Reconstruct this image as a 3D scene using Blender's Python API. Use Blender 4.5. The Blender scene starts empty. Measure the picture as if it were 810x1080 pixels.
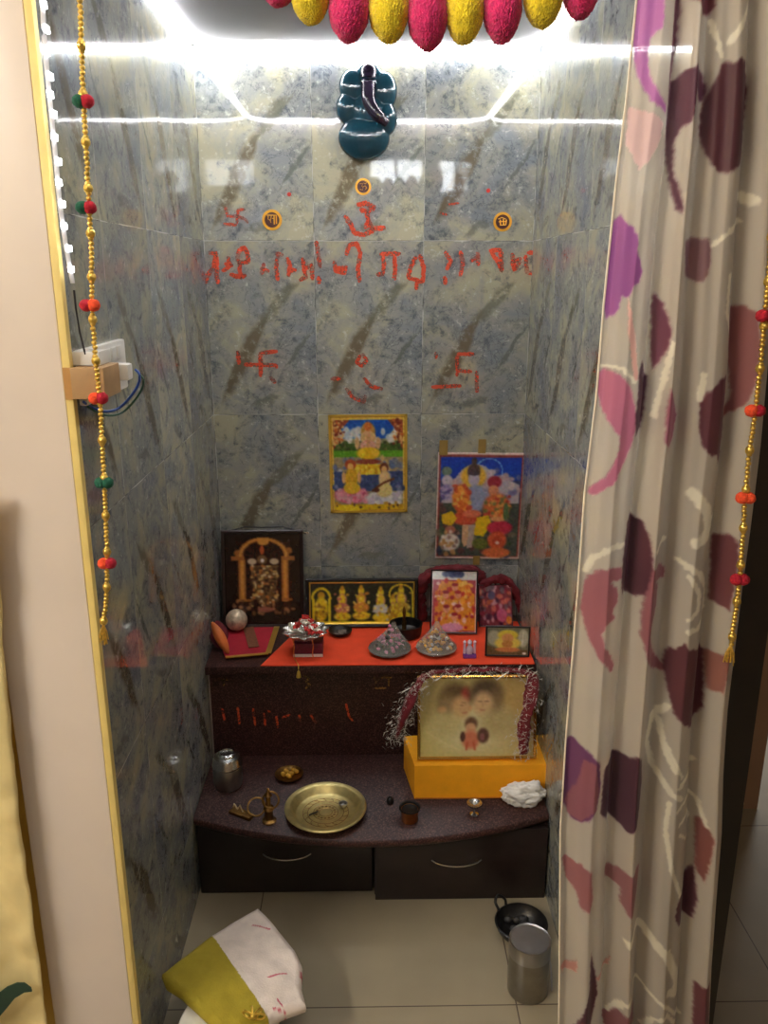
import bpy, math, random
import numpy as np
from mathutils import Vector, Matrix, Euler, noise
random.seed(7); RNG=np.random.RandomState(5)
PI=math.pi
SC=bpy.context.scene; COL=SC.collection

# ---------------------------------------------------------------- camera maths
F=870.; TH=math.radians(16.15); YAW=math.radians(0.99); EYE=1.55; D=2.37
def ray(u,v):
    a=(u-405)/F; b=-(v-540)/F
    y=math.cos(TH)+b*math.sin(TH); z=-math.sin(TH)+b*math.cos(TH); x=a
    c,s=math.cos(YAW),math.sin(YAW)
    return Vector((x*c+y*s, y*c-x*s, z))
def onY(u,v,Y=D):
    r=ray(u,v); t=Y/r.y; return Vector((r.x*t, Y, EYE+r.z*t))
def onX(u,v,X):
    r=ray(u,v); t=X/r.x; return Vector((X, r.y*t, EYE+r.z*t))
def onZ(u,v,Z):
    r=ray(u,v); t=(Z-EYE)/r.z; return Vector((r.x*t, r.y*t, Z))
def mpp(p):      # metres covered by one pixel at point p
    return (p.y*math.cos(TH)-(p.z-EYE)*math.sin(TH))/F

# ---------------------------------------------------------------- materials
def s2l(c):
    return tuple(((x/255.)/12.92 if x/255.<=0.04045 else ((x/255.+0.055)/1.055)**2.4) for x in c)
MATS={}
def nd(nt,t,**k):
    n=nt.nodes.new(t)
    for a,b in k.items(): setattr(n,a,b)
    return n
def mat(name,rgb,rough=.5,metal=0.,var=.12,scale=30.,bump=0.,bscale=80.,coat=0.,emit=0.,spec=.5,trans=0.,ecol=None,sheen=0.,attr=None):
    if name in MATS: return MATS[name]
    m=bpy.data.materials.new(name); m.use_nodes=True; nt=m.node_tree; b=nt.nodes['Principled BSDF']
    c=s2l(rgb)
    tc=nd(nt,'ShaderNodeTexCoord')
    nz=nd(nt,'ShaderNodeTexNoise'); nz.inputs['Scale'].default_value=scale; nz.inputs['Detail'].default_value=5
    nt.links.new(tc.outputs['Object'],nz.inputs['Vector'])
    mr=nd(nt,'ShaderNodeMapRange'); mr.inputs[1].default_value=.3; mr.inputs[2].default_value=.7
    mr.inputs[3].default_value=1-var; mr.inputs[4].default_value=1+var
    nt.links.new(nz.outputs['Fac'],mr.inputs[0])
    mx=nd(nt,'ShaderNodeVectorMath',operation='SCALE')
    if attr:
        at=nd(nt,'ShaderNodeAttribute'); at.attribute_name=attr; nt.links.new(at.outputs['Color'],mx.inputs[0])
    else: mx.inputs[0].default_value=c
    nt.links.new(mr.outputs[0],mx.inputs['Scale'])
    nt.links.new(mx.outputs[0],b.inputs['Base Color'])
    b.inputs['Roughness'].default_value=rough; b.inputs['Metallic'].default_value=metal
    b.inputs['Coat Weight'].default_value=coat; b.inputs['Coat Roughness'].default_value=.05
    b.inputs['Specular IOR Level'].default_value=spec
    b.inputs['Transmission Weight'].default_value=trans
    b.inputs['Sheen Weight'].default_value=sheen
    if bump>0:
        n2=nd(nt,'ShaderNodeTexNoise'); n2.inputs['Scale'].default_value=bscale; n2.inputs['Detail'].default_value=6
        nt.links.new(tc.outputs['Object'],n2.inputs['Vector'])
        bp=nd(nt,'ShaderNodeBump'); bp.inputs['Strength'].default_value=bump; bp.inputs['Distance'].default_value=.004
        nt.links.new(n2.outputs['Fac'],bp.inputs['Height']); nt.links.new(bp.outputs[0],b.inputs['Normal'])
    if emit>0:
        b.inputs['Emission Color'].default_value=(*(ecol or c),1); b.inputs['Emission Strength'].default_value=emit
    MATS[name]=m; return m

def marble_mat():
    m=bpy.data.materials.new('grey_green_marble_tile'); m.use_nodes=True; nt=m.node_tree; L=nt.links.new
    b=nt.nodes['Principled BSDF']
    uv=nd(nt,'ShaderNodeUVMap'); uv.uv_map='UVMap'
    sep=nd(nt,'ShaderNodeSeparateXYZ'); L(uv.outputs[0],sep.inputs[0])
    at=nd(nt,'ShaderNodeAttribute'); at.attribute_name='tid'
    def M(op,a,bb=None,c=None,clamp=False):
        n=nd(nt,'ShaderNodeMath',operation=op); n.use_clamp=clamp
        for i,x in enumerate((a,bb,c)):
            if x is None: continue
            if isinstance(x,(int,float)): n.inputs[i].default_value=x
            else: L(x,n.inputs[i])
        return n.outputs[0]
    u=sep.outputs[0]; v=sep.outputs[1]; tid=at.outputs['Fac']
    v2=M('MULTIPLY',v,1.57)
    cmb=nd(nt,'ShaderNodeCombineXYZ'); L(u,cmb.inputs[0]); L(v2,cmb.inputs[1]); L(tid,cmb.inputs[2])
    def N(scale,detail=8,rough=.6,dist=0.,off=0.):
        va=nd(nt,'ShaderNodeVectorMath',operation='ADD'); L(cmb.outputs[0],va.inputs[0]); va.inputs[1].default_value=(off,off*.7,off*.3)
        n=nd(nt,'ShaderNodeTexNoise'); n.inputs['Scale'].default_value=scale; n.inputs['Detail'].default_value=detail
        n.inputs['Roughness'].default_value=rough; n.inputs['Distortion'].default_value=dist
        L(va.outputs[0],n.inputs['Vector']); return n.outputs['Fac']
    n1=N(2.0,6,.6,.6); n2=N(13,9,.68,.3,3.); n3=N(5,6,.6,1.2,9.); n4=N(30,6,.6,0.,5.)
    r1=nd(nt,'ShaderNodeValToRGB'); L(n1,r1.inputs[0])
    e=r1.color_ramp.elements; e[0].position=.36; e[0].color=(*s2l((138,144,150)),1); e[1].position=.62; e[1].color=(*s2l((184,180,154)),1)
    x=r1.color_ramp.elements.new(.5); x.color=(*s2l((162,163,155)),1)
    def mixc(fac,c1,c2):
        n=nd(nt,'ShaderNodeMix',data_type='RGBA'); n.clamp_factor=True
        if isinstance(fac,float): n.inputs[0].default_value=fac
        else: L(fac,n.inputs[0])
        for i,c in ((6,c1),(7,c2)):
            if isinstance(c,tuple): n.inputs[i].default_value=(*c,1)
            else: L(c,n.inputs[i])
        return n.outputs[2]
    def MR(x,a,b2,c=0.,d=1.):
        n=nd(nt,'ShaderNodeMapRange',interpolation_type='SMOOTHSTEP'); L(x,n.inputs[0])
        for i,y in enumerate((a,b2,c,d)): n.inputs[i+1].default_value=y
        return n.outputs[0]
    c=r1.outputs[0]
    c=mixc(M('MULTIPLY',M('MULTIPLY',MR(n3,.50,.64),MR(n2,.35,.6)),.55),c,s2l((104,110,114)))
    spk=M('MULTIPLY',MR(n2,.52,.66),MR(n3,.42,.60))
    c=mixc(M('MULTIPLY',spk,.75),c,s2l((84,92,100)))
    # crackle lines
    nc=N(7,8,.62,.8,7.); cr=M('ABSOLUTE',M('SUBTRACT',nc,.5))
    n=nd(nt,'ShaderNodeMapRange',interpolation_type='SMOOTHSTEP'); L(cr,n.inputs[0]); n.inputs[1].default_value=.018; n.inputs[2].default_value=.0; n.inputs[3].default_value=0; n.inputs[4].default_value=.75
    c=mixc(M('MULTIPLY',n.outputs[0],MR(n1,.56,.44)),c,s2l((78,86,98)))
    nc2=N(15,6,.6,.5,17.); cr2=M('ABSOLUTE',M('SUBTRACT',nc2,.48))
    n=nd(nt,'ShaderNodeMapRange',interpolation_type='SMOOTHSTEP'); L(cr2,n.inputs[0]); n.inputs[1].default_value=.014; n.inputs[2].default_value=.0; n.inputs[3].default_value=0; n.inputs[4].default_value=.5
    c=mixc(M('MULTIPLY',n.outputs[0],MR(n3,.44,.56)),c,s2l((104,112,110)))
    lt=M('MULTIPLY',MR(n2,.47,.34),MR(n4,.48,.6))
    c=mixc(M('MULTIPLY',lt,.7),c,s2l((214,216,206)))
    nw=N(3.2,6,.65,0.,1.)
    def lens(u0,v0,slope,hl,hw,col,amt,c):
        # a spindle-shaped brown streak, the same print on every tile
        t=M('SUBTRACT',u,u0); d=M('SUBTRACT',M('SUBTRACT',v2,v0),M('MULTIPLY',t,slope))
        d=M('ADD',d,M('MULTIPLY',M('SUBTRACT',nw,.5),.28)); d=M('ABSOLUTE',d)
        q=M('DIVIDE',t,hl); wd=M('MULTIPLY',M('SUBTRACT',1.,M('MULTIPLY',q,q),None,True),hw)
        f=M('DIVIDE',M('SUBTRACT',wd,d),hw*.5,None,True)
        return mixc(M('MULTIPLY',M('MULTIPLY',f,amt),MR(n2,.30,.52)),c,col)
    c=lens(.33,.55,1.7,.27,.19,s2l((112,102,82)),.95,c)
    c=lens(.66,1.02,1.0,.22,.10,s2l((112,112,96)),.8,c)
    c=lens(.84,.62,1.5,.17,.05,s2l((104,110,104)),.85,c)
    c=lens(.5,.12,.25,.16,.05,s2l((110,112,104)),.7,c)
    # per-tile variation, times the side-wall shade put into the colour
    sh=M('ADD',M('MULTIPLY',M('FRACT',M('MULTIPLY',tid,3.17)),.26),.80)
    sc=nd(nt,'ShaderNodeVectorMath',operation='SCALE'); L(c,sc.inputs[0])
    a2=nd(nt,'ShaderNodeAttribute'); a2.attribute_name='wall_shade'; L(M('MULTIPLY',sh,a2.outputs['Fac']),sc.inputs['Scale'])
    # grout
    eu=M('MULTIPLY',M('MINIMUM',u,M('SUBTRACT',1.,u)),.30); ev=M('MULTIPLY',M('MINIMUM',v,M('SUBTRACT',1.,v)),.47)
    ed=M('MINIMUM',eu,ev); g=M('LESS_THAN',ed,.0011)
    gv=N(4,3,.5,0,4.)
    gc=mixc(MR(gv,.42,.58),s2l((70,72,70)),s2l((205,205,198)))
    c=mixc(M('MULTIPLY',g,.85),sc.outputs[0],gc)
    L(c,b.inputs['Base Color'])
    b.inputs['Roughness'].default_value=.035; b.inputs['Specular IOR Level'].default_value=.55
    b.inputs['IOR'].default_value=1.5
    bp=nd(nt,'ShaderNodeBump'); bp.inputs['Strength'].default_value=.06; bp.inputs['Distance'].default_value=.002
    L(N(2.5,3,.5,0,2.),bp.inputs['Height']); L(bp.outputs[0],b.inputs['Normal'])
    return m

def granite_mat():
    m=bpy.data.materials.new('maroon_granite'); m.use_nodes=True; nt=m.node_tree; L=nt.links.new; b=nt.nodes['Principled BSDF']
    tc=nd(nt,'ShaderNodeTexCoord')
    v=nd(nt,'ShaderNodeTexVoronoi'); v.inputs['Scale'].default_value=330; L(tc.outputs['Object'],v.inputs['Vector'])
    r=nd(nt,'ShaderNodeValToRGB'); L(v.outputs['Color'],r.inputs[0])
    e=r.color_ramp.elements; e[0].position=.2; e[0].color=(*s2l((42,24,22)),1); e[1].position=.97; e[1].color=(*s2l((100,68,62)),1)
    x=e.new(.6); x.color=(*s2l((62,37,34)),1)
    L(r.outputs[0],b.inputs['Base Color']); b.inputs['Roughness'].default_value=.38; b.inputs['Specular IOR Level'].default_value=.3
    return m
def floor_mat():
    m=bpy.data.materials.new('beige_floor_tile'); m.use_nodes=True; nt=m.node_tree; L=nt.links.new; b=nt.nodes['Principled BSDF']
    tc=nd(nt,'ShaderNodeTexCoord'); mp=nd(nt,'ShaderNodeMapping'); mp.inputs['Location'].default_value=(-.317+1.2,-1.44+2.4,0)
    L(tc.outputs['Object'],mp.inputs[0])
    bk=nd(nt,'ShaderNodeTexBrick'); bk.offset=0; bk.squash=1; bk.inputs['Scale'].default_value=1
    bk.inputs['Brick Width'].default_value=.6; bk.inputs['Row Height'].default_value=.6; bk.inputs['Mortar Size'].default_value=.0016
    bk.inputs['Mortar Smooth'].default_value=.2
    bk.inputs['Color1'].default_value=(*s2l((152,140,116)),1); bk.inputs['Color2'].default_value=(*s2l((157,145,121)),1); bk.inputs['Mortar'].default_value=(*s2l((82,66,52)),1)
    L(mp.outputs[0],bk.inputs['Vector'])
    nz=nd(nt,'ShaderNodeTexNoise'); nz.inputs['Scale'].default_value=6; nz.inputs['Detail'].default_value=8; L(tc.outputs['Object'],nz.inputs['Vector'])
    mr=nd(nt,'ShaderNodeMapRange'); L(nz.outputs[0],mr.inputs[0]); mr.inputs[1].default_value=.3; mr.inputs[2].default_value=.7; mr.inputs[3].default_value=.9; mr.inputs[4].default_value=1.06
    sc=nd(nt,'ShaderNodeVectorMath',operation='SCALE'); L(bk.outputs['Color'],sc.inputs[0]); L(mr.outputs[0],sc.inputs['Scale'])
    L(sc.outputs[0],b.inputs['Base Color']); b.inputs['Roughness'].default_value=.3
    return m
def paint_mat(name,rgb,cov=.5):      # powdery, patchy paint that lets the wall show through
    m=bpy.data.materials.new(name); m.use_nodes=True; nt=m.node_tree; L=nt.links.new; b=nt.nodes['Principled BSDF']
    tc=nd(nt,'ShaderNodeTexCoord'); nz=nd(nt,'ShaderNodeTexNoise'); nz.inputs['Scale'].default_value=160; nz.inputs['Detail'].default_value=4
    L(tc.outputs['Object'],nz.inputs['Vector'])
    n2=nd(nt,'ShaderNodeTexNoise'); n2.inputs['Scale'].default_value=28; L(tc.outputs['Object'],n2.inputs['Vector'])
    ad=nd(nt,'ShaderNodeMath',operation='ADD'); L(nz.outputs[0],ad.inputs[0]); L(n2.outputs[0],ad.inputs[1])
    mr=nd(nt,'ShaderNodeMapRange'); L(ad.outputs[0],mr.inputs[0]); mr.inputs[1].default_value=.82; mr.inputs[2].default_value=1.12; mr.inputs[3].default_value=cov*.25; mr.inputs[4].default_value=min(1,cov*1.3)
    L(mr.outputs[0],b.inputs['Alpha']); b.inputs['Base Color'].default_value=(*s2l(rgb),1); b.inputs['Roughness'].default_value=.7
    return m

# ---------------------------------------------------------------- mesh builder
class MB:
    def __init__(s): s.v=[]; s.f=[]
    def add(s,vs,fs):
        o=len(s.v); s.v+= [tuple(x) for x in vs]; s.f+=[tuple(i+o for i in f) for f in fs]; return s
    def box(s,x0,x1,y0,y1,z0,z1,bev=0.0):
        if bev<=0:
            vs=[(x,y,z) for x in (x0,x1) for y in (y0,y1) for z in (z0,z1)]
            return s.add(vs,[(0,1,3,2),(4,6,7,5),(0,4,5,1),(2,3,7,6),(0,2,6,4),(1,5,7,3)])
        import bmesh
        bm=bmesh.new(); bmesh.ops.create_cube(bm,size=1)
        for v in bm.verts: v.co=((x0+x1)/2+v.co.x*(x1-x0),(y0+y1)/2+v.co.y*(y1-y0),(z0+z1)/2+v.co.z*(z1-z0))
        bmesh.ops.bevel(bm,geom=list(bm.edges),offset=bev,segments=2,affect='EDGES',profile=.6)
        bm.verts.index_update(); s.add([v.co[:] for v in bm.verts],[[v.index for v in f.verts] for f in bm.faces]); bm.free(); return s
    def lathe(s,prof,c=(0,0,0),seg=40,wob=None):
        vs=[];fs=[];n=len(prof)
        for i,(r,z) in enumerate(prof):
            for k in range(seg):
                a=2*PI*k/seg; rr=r*(wob(a,i) if wob else 1)
                vs.append((c[0]+rr*math.cos(a),c[1]+rr*math.sin(a),c[2]+z))
        for i in range(n-1):
            for k in range(seg): fs.append((i*seg+k,i*seg+(k+1)%seg,(i+1)*seg+(k+1)%seg,(i+1)*seg+k))
        if prof[0][0]>1e-6: fs.append(tuple(reversed(range(seg))))
        if prof[-1][0]>1e-6: fs.append(tuple((n-1)*seg+k for k in range(seg)))
        return s.add(vs,fs)
    def ell(s,c,r,seg=20,rings=12,rot=None):
        R=Euler(rot).to_matrix() if rot else Matrix.Identity(3)
        vs=[];fs=[]
        for i in range(rings+1):
            t=PI*i/rings
            for k in range(seg):
                a=2*PI*k/seg
                p=R@Vector((r[0]*math.sin(t)*math.cos(a),r[1]*math.sin(t)*math.sin(a),r[2]*math.cos(t)))
                vs.append(Vector(c)+p)
        for i in range(rings):
            for k in range(seg): fs.append((i*seg+k,(i+1)*seg+k,(i+1)*seg+(k+1)%seg,i*seg+(k+1)%seg))
        return s.add(vs,fs)
    def tube(s,pts,r,seg=8,flat=1.):
        P=[Vector(p) for p in pts]; n=len(P); vs=[];fs=[]
        rr=r if callable(r) else (lambda t:r)
        up=Vector((0,0,1))
        for i in range(n):
            t=(P[min(i+1,n-1)]-P[max(i-1,0)]); 
            if t.length<1e-9: t=Vector((0,0,1))
            t.normalize()
            a=t.cross(up)
            if a.length<.1: a=t.cross(Vector((0,1,0)))
            a.normalize(); b=t.cross(a)
            R=rr(i/(n-1))
            for k in range(seg):
                q=2*PI*k/seg; vs.append(P[i]+a*math.cos(q)*R+b*math.sin(q)*R*flat)
        for i in range(n-1):
            for k in range(seg): fs.append((i*seg+k,i*seg+(k+1)%seg,(i+1)*seg+(k+1)%seg,(i+1)*seg+k))
        fs.append(tuple(reversed(range(seg)))); fs.append(tuple((n-1)*seg+k for k in range(seg)))
        return s.add(vs,fs)
    def prism(s,pts,y0,y1):      # outline (x,z) pushed along y
        n=len(pts)
        vs=[(x,y0,z) for x,z in pts]+[(x,y1,z) for x,z in pts]
        fs=[tuple(range(n)),tuple(reversed(range(n,2*n)))]+[(i,i+n,(i+1)%n+n,(i+1)%n) for i in range(n)]
        return s.add(vs,fs)
    def slab(s,pts,z0,z1):       # outline (x,y) pushed along z
        n=len(pts)
        vs=[(x,y,z0) for x,y in pts]+[(x,y,z1) for x,y in pts]
        fs=[tuple(reversed(range(n))),tuple(range(n,2*n))]+[(i,(i+1)%n,(i+1)%n+n,i+n) for i in range(n)]
        return s.add(vs,fs)
    def build(s,name,m,parent=None,smooth=True,angle=40,**tags):
        me=bpy.data.meshes.new(name); me.from_pydata([tuple(v) for v in s.v],[],s.f); me.update()
        import bmesh
        bm=bmesh.new(); bm.from_mesh(me); bmesh.ops.recalc_face_normals(bm,faces=bm.faces); bm.to_mesh(me); bm.free()
        if smooth:
            me.shade_smooth() if hasattr(me,'shade_smooth') else None
            try: me.set_sharp_from_angle(angle=math.radians(angle))
            except Exception: pass
        if m: me.materials.append(m)
        o=bpy.data.objects.new(name,me); COL.objects.link(o)
        if parent:
            o.parent=parent
        for k,x in tags.items(): o[k]=x
        return o
def thing(name,label,cat,loc=(0,0,0),rot=(0,0,0),group=None):
    o=bpy.data.objects.new(name,None); COL.objects.link(o); o.location=loc; o.rotation_euler=rot
    o.empty_display_size=.05
    o['label']=label; o['category']=cat
    if group: o['group']=group
    return o
def tag(o,label,cat,group=None):
    o['label']=label; o['category']=cat
    if group: o['group']=group
    return o
def struct(o): o['kind']='structure'; return o

# ---------------------------------------------------------------- picture painter (colours printed on a surface)
class Canvas:
    def __init__(s,x0,y0,x1,y1,nx,ny,bg=(128,128,128)):
        s.b=(x0,y0,x1,y1); s.nx=nx; s.ny=ny
        xs=np.linspace(x0,x1,nx); ys=np.linspace(y0,y1,ny); s.X,s.Y=np.meshgrid(xs,ys)
        s.c=np.zeros((ny,nx,3)); s.c[:]=bg
    def _m(s,mask,col,a):
        a=mask*a; s.c=s.c*(1-a[...,None])+np.array(col,float)*a[...,None]
    def ell(s,cx,cy,rx,ry,col,rot=0,a=1,soft=.25):
        c,n=math.cos(math.radians(rot)),math.sin(math.radians(rot))
        dx=s.X-cx; dy=s.Y-cy; p=(dx*c+dy*n)/rx; q=(-dx*n+dy*c)/ry
        d=np.sqrt(p*p+q*q); s._m(np.clip((1+soft*.5-d)/soft,0,1),col,a); return s
    def ring(s,cx,cy,rx,ry,w,col,a=1,y1=1e9):
        d=np.sqrt(((s.X-cx)/rx)**2+((s.Y-cy)/ry)**2); m=(np.abs(d-1)*min(rx,ry)<w/2)*(s.Y<y1); s._m(m.astype(float),col,a); return s
    def poly(s,pts,col,a=1):
        ins=np.zeros(s.X.shape,bool); n=len(pts)
        for i in range(n):
            x1,y1=pts[i]; x2,y2=pts[(i+1)%n]
            if y1==y2: continue
            cond=((y1>s.Y)!=(y2>s.Y)); xi=(x2-x1)*(s.Y-y1)/(y2-y1)+x1
            ins^=cond&(s.X<xi)
        s._m(ins.astype(float),col,a); return s
    def rect(s,x0,y0,x1,y1,col,a=1): return s.poly([(x0,y0),(x1,y0),(x1,y1),(x0,y1)],col,a)
    def line(s,pts,w,col,a=1):
        best=np.full(s.X.shape,1e9)
        for (x1,y1),(x2,y2) in zip(pts[:-1],pts[1:]):
            L2=(x2-x1)**2+(y2-y1)**2+1e-12
            t=np.clip(((s.X-x1)*(x2-x1)+(s.Y-y1)*(y2-y1))/L2,0,1)
            best=np.minimum(best,np.hypot(s.X-x1-t*(x2-x1),s.Y-y1-t*(y2-y1)))
        s._m(np.clip((w*.6-best)/(w*.2),0,1),col,a); return s
    def speck(s,amt,x0=None,y0=None,x1=None,y1=None,k=2):
        n=RNG.randn(s.ny//k+2,s.nx//k+2,3); n=np.repeat(np.repeat(n,k,0),k,1)[:s.ny,:s.nx]
        l=n.mean(2,keepdims=True)*1.3+n*.45
        m=np.ones(s.X.shape)
        if x0 is not None: m=((s.X>x0)&(s.X<x1)&(s.Y>y0)&(s.Y<y1)).astype(float)
        s.c=np.clip(s.c+l*amt*.6*m[...,None],0,255); return s.blur(1)
    def blobs(s,n,x0,y0,x1,y1,cols,r0,r1,a=.9):
        for i in range(n):
            s.ell(RNG.uniform(x0,x1),RNG.uniform(y0,y1),RNG.uniform(r0,r1),RNG.uniform(r0,r1),cols[RNG.randint(len(cols))],a=a,soft=.5)
        return s
    def blur(s,n=1):
        for _ in range(n):
            p=np.pad(s.c,((1,1),(1,1),(0,0)),'edge'); s.c=(p[:-2,1:-1]+p[2:,1:-1]+p[1:-1,:-2]+p[1:-1,2:]+2*p[1:-1,1:-1])/6.
        return s
    def lin(s):
        c=np.clip(s.c/255.,0,1); return np.where(c<=.04045,c/12.92,((c+.055)/1.055)**2.4)
    def mesh(s,name,w,h,m,parent,bend=0.,thick=.0008,z0=0.,y=0.):
        nx,ny=s.nx,s.ny; vs=[]
        for j in range(ny):
            for i in range(nx):
                a=i/(nx-1)-.5; b=1-j/(ny-1)
                vs.append((a*w, y-bend*(math.sin(a*7)*.3+b*b*.4)*.01, z0+b*h))
        fs=[(j*nx+i,(j+1)*nx+i,(j+1)*nx+i+1,j*nx+i+1) for j in range(ny-1) for i in range(nx-1)]
        me=bpy.data.meshes.new(name); me.from_pydata(vs,[],fs)
        at=me.color_attributes.new('print','FLOAT_COLOR','POINT')
        c=s.lin().reshape(-1,3); d=np.ones((len(c),4),np.float32); d[:,:3]=c; at.data.foreach_set('color',d.ravel())
        me.materials.append(m); me.shade_smooth(); o=bpy.data.objects.new(name,me); COL.objects.link(o)
        md=o.modifiers.new('thickness','SOLIDIFY'); md.thickness=thick; md.offset=-1 if False else 1
        if parent: o.parent=parent
        return o
M_print=mat('glossy_print',(255,255,255),.28,var=.03,attr='print',coat=.15)
M_foilprint=mat('foil_print',(255,255,255),.3,metal=.25,var=.06,attr='print',bump=.15,bscale=300)
M_matprint=mat('print_behind_glass',(255,255,255),.12,var=.03,attr='print')

# ---------------------------------------------------------------- common materials
M_marble=marble_mat(); M_granite=granite_mat(); M_floor=floor_mat()
M_ceil=mat('grey_ceiling_laminate',(128,126,130),.7,var=.03,scale=4)
M_jamb=mat('cream_white_marble',(220,207,194),.35,var=.05,scale=5,coat=.1)
M_edge=mat('yellow_edge_paint',(232,208,128),.5,var=.06,scale=20)
M_wood=mat('dark_wenge_laminate',(34,24,22),.35,var=.25,scale=20)
M_darkframe=mat('black_brown_wood',(26,20,17),.45,var=.2)
M_steel=mat('brushed_steel',(200,200,198),.24,metal=1.,var=.05)
M_steeld=mat('dull_steel',(178,176,172),.36,metal=1.,var=.08)
M_brass=mat('aged_brass',(214,196,132),.4,metal=.85,var=.15,scale=60)
M_brassd=mat('dark_brass',(150,112,60),.38,metal=1.,var=.3,scale=90)
M_copper=mat('worn_copper',(214,142,76),.35,metal=1.,var=.25)
M_gold=mat('gold_paint',(226,190,84),.3,metal=.8,var=.12)
M_iron=mat('black_iron',(26,24,24),.4,metal=.3,var=.3)
M_maroon=mat('maroon_velvet',(104,10,24),.8,var=.25,scale=40,bump=.4,bscale=200,sheen=.05)
M_red=mat('dark_red_cloth',(168,16,40),.75,var=.12,bump=.2,bscale=200)
M_orange=mat('orange_red_felt',(238,74,34),.8,var=.06,bump=.15,bscale=300)
M_yellow=mat('saffron_cloth',(250,172,18),.75,var=.06,bump=.2,bscale=250)
M_white=mat('white_plastic',(230,228,222),.35,var=.02)
M_tissue=mat('white_tissue',(238,236,232),.8,var=.05,bump=.4,bscale=60)
M_tinsel=mat('silver_tinsel',(232,228,220),.25,metal=.25,var=.1)
M_wire=mat('thin_black_wire',(30,26,28),.5)
M_blue=mat('blue_wire',(40,80,170),.45)
M_tape=mat('brown_packing_tape',(186,140,84),.35,var=.08)
M_kraft=mat('kraft_cardboard',(168,134,92),.7,var=.1)

# ================================================================ THE SETTING
XW=.45; CZ=2.11; YF=1.26
ZR=[0,.2213,.6923,1.1578,1.6347,CZ]
def tilewall(name,fn,us,tids,backfn):
    vs=[];fs=[];uvs=[];td=[]
    for i in range(len(us)-1):
        for j in range(len(ZR)-1):
            o=len(vs)
            for (a,b) in ((us[i],ZR[j]),(us[i+1],ZR[j]),(us[i+1],ZR[j+1]),(us[i],ZR[j+1])): vs.append(fn(a,b))
            fs.append((o,o+1,o+2,o+3)); wu=abs(us[i+1]-us[i])/.3
            v0=0 if j else .53
            uvs+=[(0,v0),(wu,v0),(wu,1),(0,1)] ; td+=[tids(i,j)]*4
    # body of the wall behind the tiles
    o=len(vs); a,b=us[0],us[-1]
    pts=[fn(a,0),fn(b,0),fn(b,CZ),fn(a,CZ)]; q=[backfn(p) for p in pts]; vs+=q+pts
    fs+=[(o,o+3,o+2,o+1),(o,o+1,o+5,o+4),(o+1,o+2,o+6,o+5),(o+2,o+3,o+7,o+6),(o+3,o,o+4,o+7)]
    uvs+=[(.5,.5)]*20; td+=[.3]*20
    me=bpy.data.meshes.new(name); me.from_pydata(vs,[],fs)
    ul=me.uv_layers.new(name='UVMap'); ul.data.foreach_set('uv',np.array(uvs,np.float32).ravel())
    at=me.attributes.new('tid','FLOAT','CORNER'); at.data.foreach_set('value',np.array(td,np.float32))
    at=me.attributes.new('wall_shade','FLOAT','CORNER'); at.data.foreach_set('value',np.full(len(td),1.0 if name=='wall_back' else .86,np.float32))  # side walls get darker marble colour, imitating their shade
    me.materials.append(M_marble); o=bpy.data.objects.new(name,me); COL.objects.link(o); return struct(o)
TID={(0,4):.31,(1,4):.31,(2,4):1.30,(0,3):2.02,(1,3):2.02,(2,3):1.60,(0,2):.72,(1,2):.72,(2,2):1.62,(0,1):1.0,(1,1):2.3,(2,1):3.1}
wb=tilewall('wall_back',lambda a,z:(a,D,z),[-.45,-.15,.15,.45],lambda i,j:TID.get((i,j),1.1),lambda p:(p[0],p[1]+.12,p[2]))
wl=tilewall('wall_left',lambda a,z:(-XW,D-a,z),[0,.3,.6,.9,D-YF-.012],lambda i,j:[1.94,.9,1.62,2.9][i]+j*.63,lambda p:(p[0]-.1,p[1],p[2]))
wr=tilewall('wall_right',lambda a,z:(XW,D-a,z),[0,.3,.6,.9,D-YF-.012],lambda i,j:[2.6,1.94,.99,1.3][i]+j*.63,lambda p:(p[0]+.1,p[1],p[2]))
struct(MB().box(-2.2,2.2,-2.6,3.3,-.05,0).build('floor',M_floor,smooth=False))
struct(MB().box(-XW-.1,XW+.1,YF-.02,D+.12,CZ,CZ+.05).build('ceiling_niche',M_ceil,smooth=False)).name='ceiling'
# left marble jamb: rounded face with painted edge
jb=MB(); prof=[(-.612,YF+.10),(-.612,YF+.004),(-.609,YF),(-.510,YF),(-.496,YF-.002),(-.470,YF-.002),(-.4625,YF-.002),(-.4605,YF+.004),(-.4605,YF+.10)]
jb.slab(prof,0,2.55); j=jb.build('trim_1',M_jamb,angle=20); struct(j)
struct(MB().box(-.4605,-.4492,YF-.004,YF+.012,0,2.55,.001).build('trim_2',M_edge))
# right jamb of dark wood
rj=MB(); rj.box(.452,.664,YF-.004,YF+.05,0,2.55,.003); struct(rj.build('trim_3',M_darkframe))
# lintel above the opening
struct(MB().box(-.45,.45,YF-.0,YF+.03,2.04,2.55).build('trim_4',M_jamb,smooth=False))
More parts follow.
